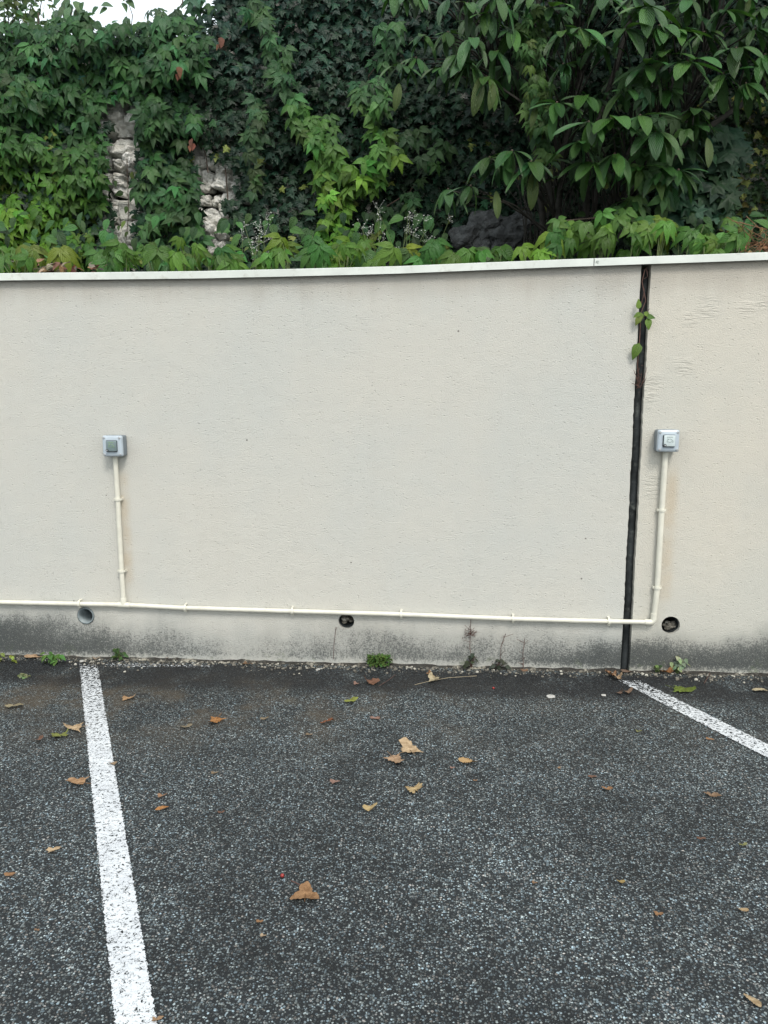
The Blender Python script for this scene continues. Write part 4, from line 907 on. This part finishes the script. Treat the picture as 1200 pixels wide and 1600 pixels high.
# ------------------------------------------------------------------ fallen leaves
TAN = (.40, .28, .16); PALE = (.46, .34, .21); BRN = (.25, .135, .062); ORG = (.34, .165, .06); RUST = (.16, .065, .035); OLV = (.20, .22, .06); GRN = (.14, .19, .035); PINK = (.34, .19, .15); CREAM = (.42, .36, .24)
def outline(kind, r, n=44):
    o = []
    for i in range(n):
        a = 2*math.pi*i/n
        if kind == 'plane':
            q = .40+.60*max(0, math.cos(2.5*(((a-math.pi/2+math.pi) % (2*math.pi))-math.pi)))**1.0 if abs(((a-math.pi/2+math.pi) % (2*math.pi))-math.pi) < 2.2 else .34
            q *= 1+.09*math.cos(17*a)+.05*r.standard_normal()
        elif kind == 'heart': q = .74+.25*math.cos(3*(a-math.pi/2))+.05*math.cos(9*a)+.025*r.standard_normal()
        elif kind == 'torn': q = .55+.22*math.cos(2*a+.4)+.17*math.cos(3*a+r.uniform(-.2, .2))+.09*r.standard_normal()
        else: q = 1/math.sqrt(math.cos(a)**2+(math.sin(a)/.42)**2)*(1+.03*r.standard_normal())
        o.append((q*math.cos(a), q*math.sin(a)))
    return o
def fallen(i, px, py, wpx, kind, col, rot, curl, lb):
    if wpx <= 20: col = tuple(.62*a+.38*b for a, b in zip(col, (.15, .125, .10)))
    r = np.random.default_rng(100+i); c = onZ(px, py, 0); depth = float(np.dot(c-CO, F)); rad = wpx/FPX*depth*.5*(1.32 if kind == 'plane' else 1.15 if kind != 'oval' else 1.05); curl *= .75 if kind == 'plane' else 1
    o = outline(kind, r); n = len(o); V = [(0, 0, 0)]
    ax = r.uniform(0, math.pi); u = np.array([math.cos(ax), math.sin(ax)]); ph = r.uniform(0, 6)
    def lift(x, y):
        d = x*u[0]+y*u[1]; e = -x*u[1]+y*u[0]; return curl*(abs(d)**1.6*.9+.22*math.sin(3.1*e+ph)*abs(e)+.10*math.sin(5*d+ph))+.04
    for f in (.33, .66, 1.0):
        for x, y in o: V.append((x*f, y*f, lift(x*f, y*f)+(.05*r.standard_normal()*curl if f == 1.0 else 0)))
    V[0] = (0, 0, lift(0, 0)); V = np.array(V); V[:, 2] -= V[:, 2].min()
    Fc = [(0, 1+k, 1+(k+1) % n) for k in range(n)]
    for g in range(2): Fc += [(1+g*n+k, 1+(g+1)*n+k, 1+(g+1)*n+(k+1) % n, 1+g*n+(k+1) % n) for k in range(n)]
    # pull the sides in as they curl up
    V[:, :2] -= np.outer(np.clip(V[:, 2], 0, 1)*.45*(V[:, 0]*u[0]+V[:, 1]*u[1]), u)
    a = R(rot); Rm = np.array([[math.cos(a), math.sin(a), 0], [-math.sin(a), math.cos(a), 0], [0, 0, 1]]); W = (V*rad)@Rm+np.array([c[0], c[1], .0065])
    vein = np.ones((len(V), 3))*np.array(col)*.84; vein[0] *= 1.25; vein[1::3] *= .92
    mb = MB(); mb.add(W, Fc, tint=vein)
    if kind in ('plane', 'heart'):
        s0 = W[1+n*2+int(n*.75)]; dr = norm(s0-W[0]); tube(mb, [W[0]+[0, 0, .001], s0+[0, 0, .001], s0+dr*rad*.5+[0, 0, .004]], [.0009, .0010, .0012], 5, tint=np.array(col)*.6)
    ob = mb.build('fallen_leaf', M['dry'], None, True, origin=(c[0], c[1], .0065)); tag(ob, lb, 'leaf', 'fallen leaves on the asphalt')
LV = [(120, 1140, 34, 'plane', PALE, 100, .5, 'pale tan curled leaf touching the left side of the long white line near its top'),
 (92, 1153, 36, 'torn', OLV, 20, .6, 'crumpled olive leaf just left of the tan leaf by the long line'), (60, 1158, 18, 'torn', RUST, 70, .4, 'faint rusty scrap left of the crumpled olive leaf'),
 (125, 1225, 36, 'plane', (.36, .22, .12), 80, .45, 'tan-brown leaf with its point lying over the left side of the long line'), (83, 1331, 22, 'torn', PALE, 50, .4, 'narrow light tan leaf alone left of the long line'),
 (17, 1369, 20, 'oval', ORG, 10, .4, 'orange-brown oval leaf by the left picture edge'), (199, 1093, 24, 'torn', (.38, .24, .13), 20, .4, 'tan leaf right of the long line near the wall'),
 (338, 1127, 34, 'plane', ORG, 170, .4, 'orange star-shaped leaf between the long line and the middle'), (290, 1138, 20, 'torn', (.26, .22, .14), 35, .3, 'dull greyish leaf scrap left of the orange star-shaped leaf'),
 (253, 1246, 17, 'torn', (.34, .18, .09), 35, .4, 'upper small orange leaf of the close pair right of the long line'), (254, 1266, 21, 'oval', ORG, 30, .5, 'lower orange leaf of the close pair right of the long line'),
 (513, 1131, 24, 'torn', (.20, .08, .04), 200, .9, 'dark rust curled leaf left of the picture centre'), (584, 1124, 18, 'torn', PINK, 0, .3, 'pinkish brown scrap between the wall and the large pale leaves'),
 (616, 1188, 40, 'plane', (.40, .27, .17), 215, .4, 'lower left leaf of the two big pale tan leaves'), (640, 1175, 50, 'plane', PALE, 20, .35, 'upper right leaf of the two big pale tan leaves'),
 (731, 1194, 30, 'oval', (.38, .25, .12), 175, .7, 'thin tan sliver of leaf right of the big pale pair'), (646, 1236, 34, 'torn', (.40, .30, .16), 35, .5, 'torn tan leaf below the big pale pair'),
 (578, 1266, 28, 'oval', (.42, .32, .16), 20, .5, 'tan oval leaf below left of the torn tan leaf'), (523, 1224, 18, 'torn', PINK, 15, .3, 'pinkish scrap left of the torn tan leaf'),
 (477, 1401, 44, 'heart', (.28, .16, .08), 8, .3, 'brown heart-shaped leaf alone on the lower asphalt'), (405, 1443, 14, 'torn', ORG, 5, .3, 'small orange scrap below left of the heart-shaped leaf'),
 (411, 1465, 12, 'torn', PALE, 0, .3, 'small pale scrap under the small orange scrap'), (970, 1381, 15, 'oval', (.40, .28, .08), 0, .4, 'yellow-brown leaf in the lower right area'),
 (1028, 1431, 17, 'torn', ORG, 0, .3, 'orange leaf scrap in the lower right, below the yellow-brown leaf'), (1161, 1425, 17, 'oval', (.46, .32, .16), 5, .4, 'tan oval leaf close to the right picture edge'),
 (1175, 1567, 30, 'oval', (.40, .30, .18), 130, .5, 'narrow tan leaf in the bottom right corner'), (947, 1235, 17, 'torn', ORG, 10, .4, 'small orange leaf in the right middle area'),
 (925, 1216, 15, 'torn', RUST, 20, .3, 'rust scrap just above the small orange leaf in the right middle area'), (874, 1202, 9, 'torn', (.40, .24, .12), 80, .3, 'tiny tan scrap left of the rust scrap'),
 (1111, 1245, 26, 'torn', (.24, .16, .10), 0, .3, 'faded brown leaf below the right white line'), (1095, 1313, 15, 'torn', RUST, 10, .3, 'rust scrap on the right asphalt, below the faded brown leaf'),
 (1161, 1323, 14, 'torn', OLV, 30, .3, 'tiny olive scrap near the right picture edge'), (835, 1382, 11, 'torn', BRN, 0, .3, 'tiny brown scrap left of the yellow-brown leaf'),
 (997, 1145, 12, 'torn', OLV, 0, .4, 'olive scrap below the upper part of the right white line'), (1108, 1157, 13, 'torn', ORG, 0, .3, 'small orange scrap right under the right white line'),
 (979, 1084, 24, 'oval', (.24, .16, .11), 10, .6, 'dull brown leaf just below the end of the right white line'), (968, 1085, 16, 'torn', (.18, .11, .08), 60, .5, 'small dark brown leaf left of the dull brown one at the line end'),
 (955, 1057, 26, 'torn', (.32, .18, .10), 120, .9, 'orange-brown curled leaf leaning at the foot of the black joint'), (966, 1062, 24, 'torn', (.42, .30, .19), 60, .8, 'tan curled leaf in front of the curled leaf at the joint foot'),
 (980, 1052, 20, 'oval', (.15, .09, .06), 0, .5, 'dark brown leaf directly under the black joint'), (1040, 1053, 28, 'torn', (.36, .17, .07), 20, .6, 'orange-brown leaf lying by the pale variegated weed'),
 (1062, 1080, 40, 'plane', GRN, 250, .55, 'crumpled green leaf right of the end of the right white line'), (1187, 1081, 24, 'oval', CREAM, 5, .4, 'cream sliver of leaf at the right picture edge near the wall'),
 (248, 1029, 20, 'torn', (.36, .25, .15), 40, .8, 'left curled leaf of the pair at the wall foot right of the long line'), (262, 1029, 22, 'torn', (.33, .20, .11), 150, .7, 'right curled leaf of the pair at the wall foot right of the long line'),
 (53, 1029, 26, 'oval', (.38, .26, .16), 10, .5, 'tan leaf at the wall foot in the far left'), (150, 1031, 14, 'torn', (.42, .33, .24), 30, .4, 'small tan leaf right at the top of the long white line'),
 (580, 1069, 30, 'oval', (.19, .10, .065), 170, .8, 'dark brown curled leaf below the green clump'), (557, 1070, 14, 'torn', PINK, 0, .5, 'small pink scrap beside the dark brown curled leaf'),
 (678, 1064, 24, 'heart', CREAM, 160, .6, 'folded cream leaf on the long straw twig'), (671, 1055, 13, 'torn', ORG, 90, .9, 'small orange scrap above the folded cream leaf'),
 (548, 1098, 24, 'torn', (.20, .22, .05), 60, .4, 'yellow-green leaf piece below the dark brown curled leaf'), (413, 1125, 16, 'torn', (.26, .20, .12), 50, .3, 'faded small leaf left of the dark rust curled leaf'),
 (20, 1106, 28, 'torn', (.28, .24, .15), 30, .4, 'faded greyish leaf near the left edge, close to the wall'), (245, 1597, 18, 'torn', (.34, .20, .10), 40, .5, 'brown leaf cut by the bottom picture edge on the long line'),
 (482, 1150, 14, 'torn', (.24, .17, .10), 10, .3, 'small dull leaf below left of the dark rust curled leaf'), (176, 1196, 16, 'oval', (.34, .24, .14), 10, .5, 'small tan leaf on the right side of the long line, mid way'), (57, 1456, 10, 'torn', BRN, 0, .3, 'tiny brown scrap in the lower left'),
 (335, 1210, 14, 'torn', (.25, .18, .10), 20, .3, 'small dull scrap right of the orange pair, higher up'), (345, 1272, 13, 'torn', RUST, 20, .3, 'rusty scrap right of the orange pair, lower down'), (385, 1040, 18, 'torn', BRN, 0, .6, 'brown leaf in the gutter between the curled pair and the green clump'),
 (818, 1050, 14, 'torn', (.30, .17, .10), 0, .6, 'small leaf in the gutter at the reddish dry stalk'), (706, 1202, 10, 'torn', PINK, 0, .3, 'tiny pink scrap left of the thin tan sliver'), (742, 1222, 8, 'torn', ORG, 0, .3, 'tiny orange scrap under the thin tan sliver')]
for i, a in enumerate(LV): fallen(i, *a)
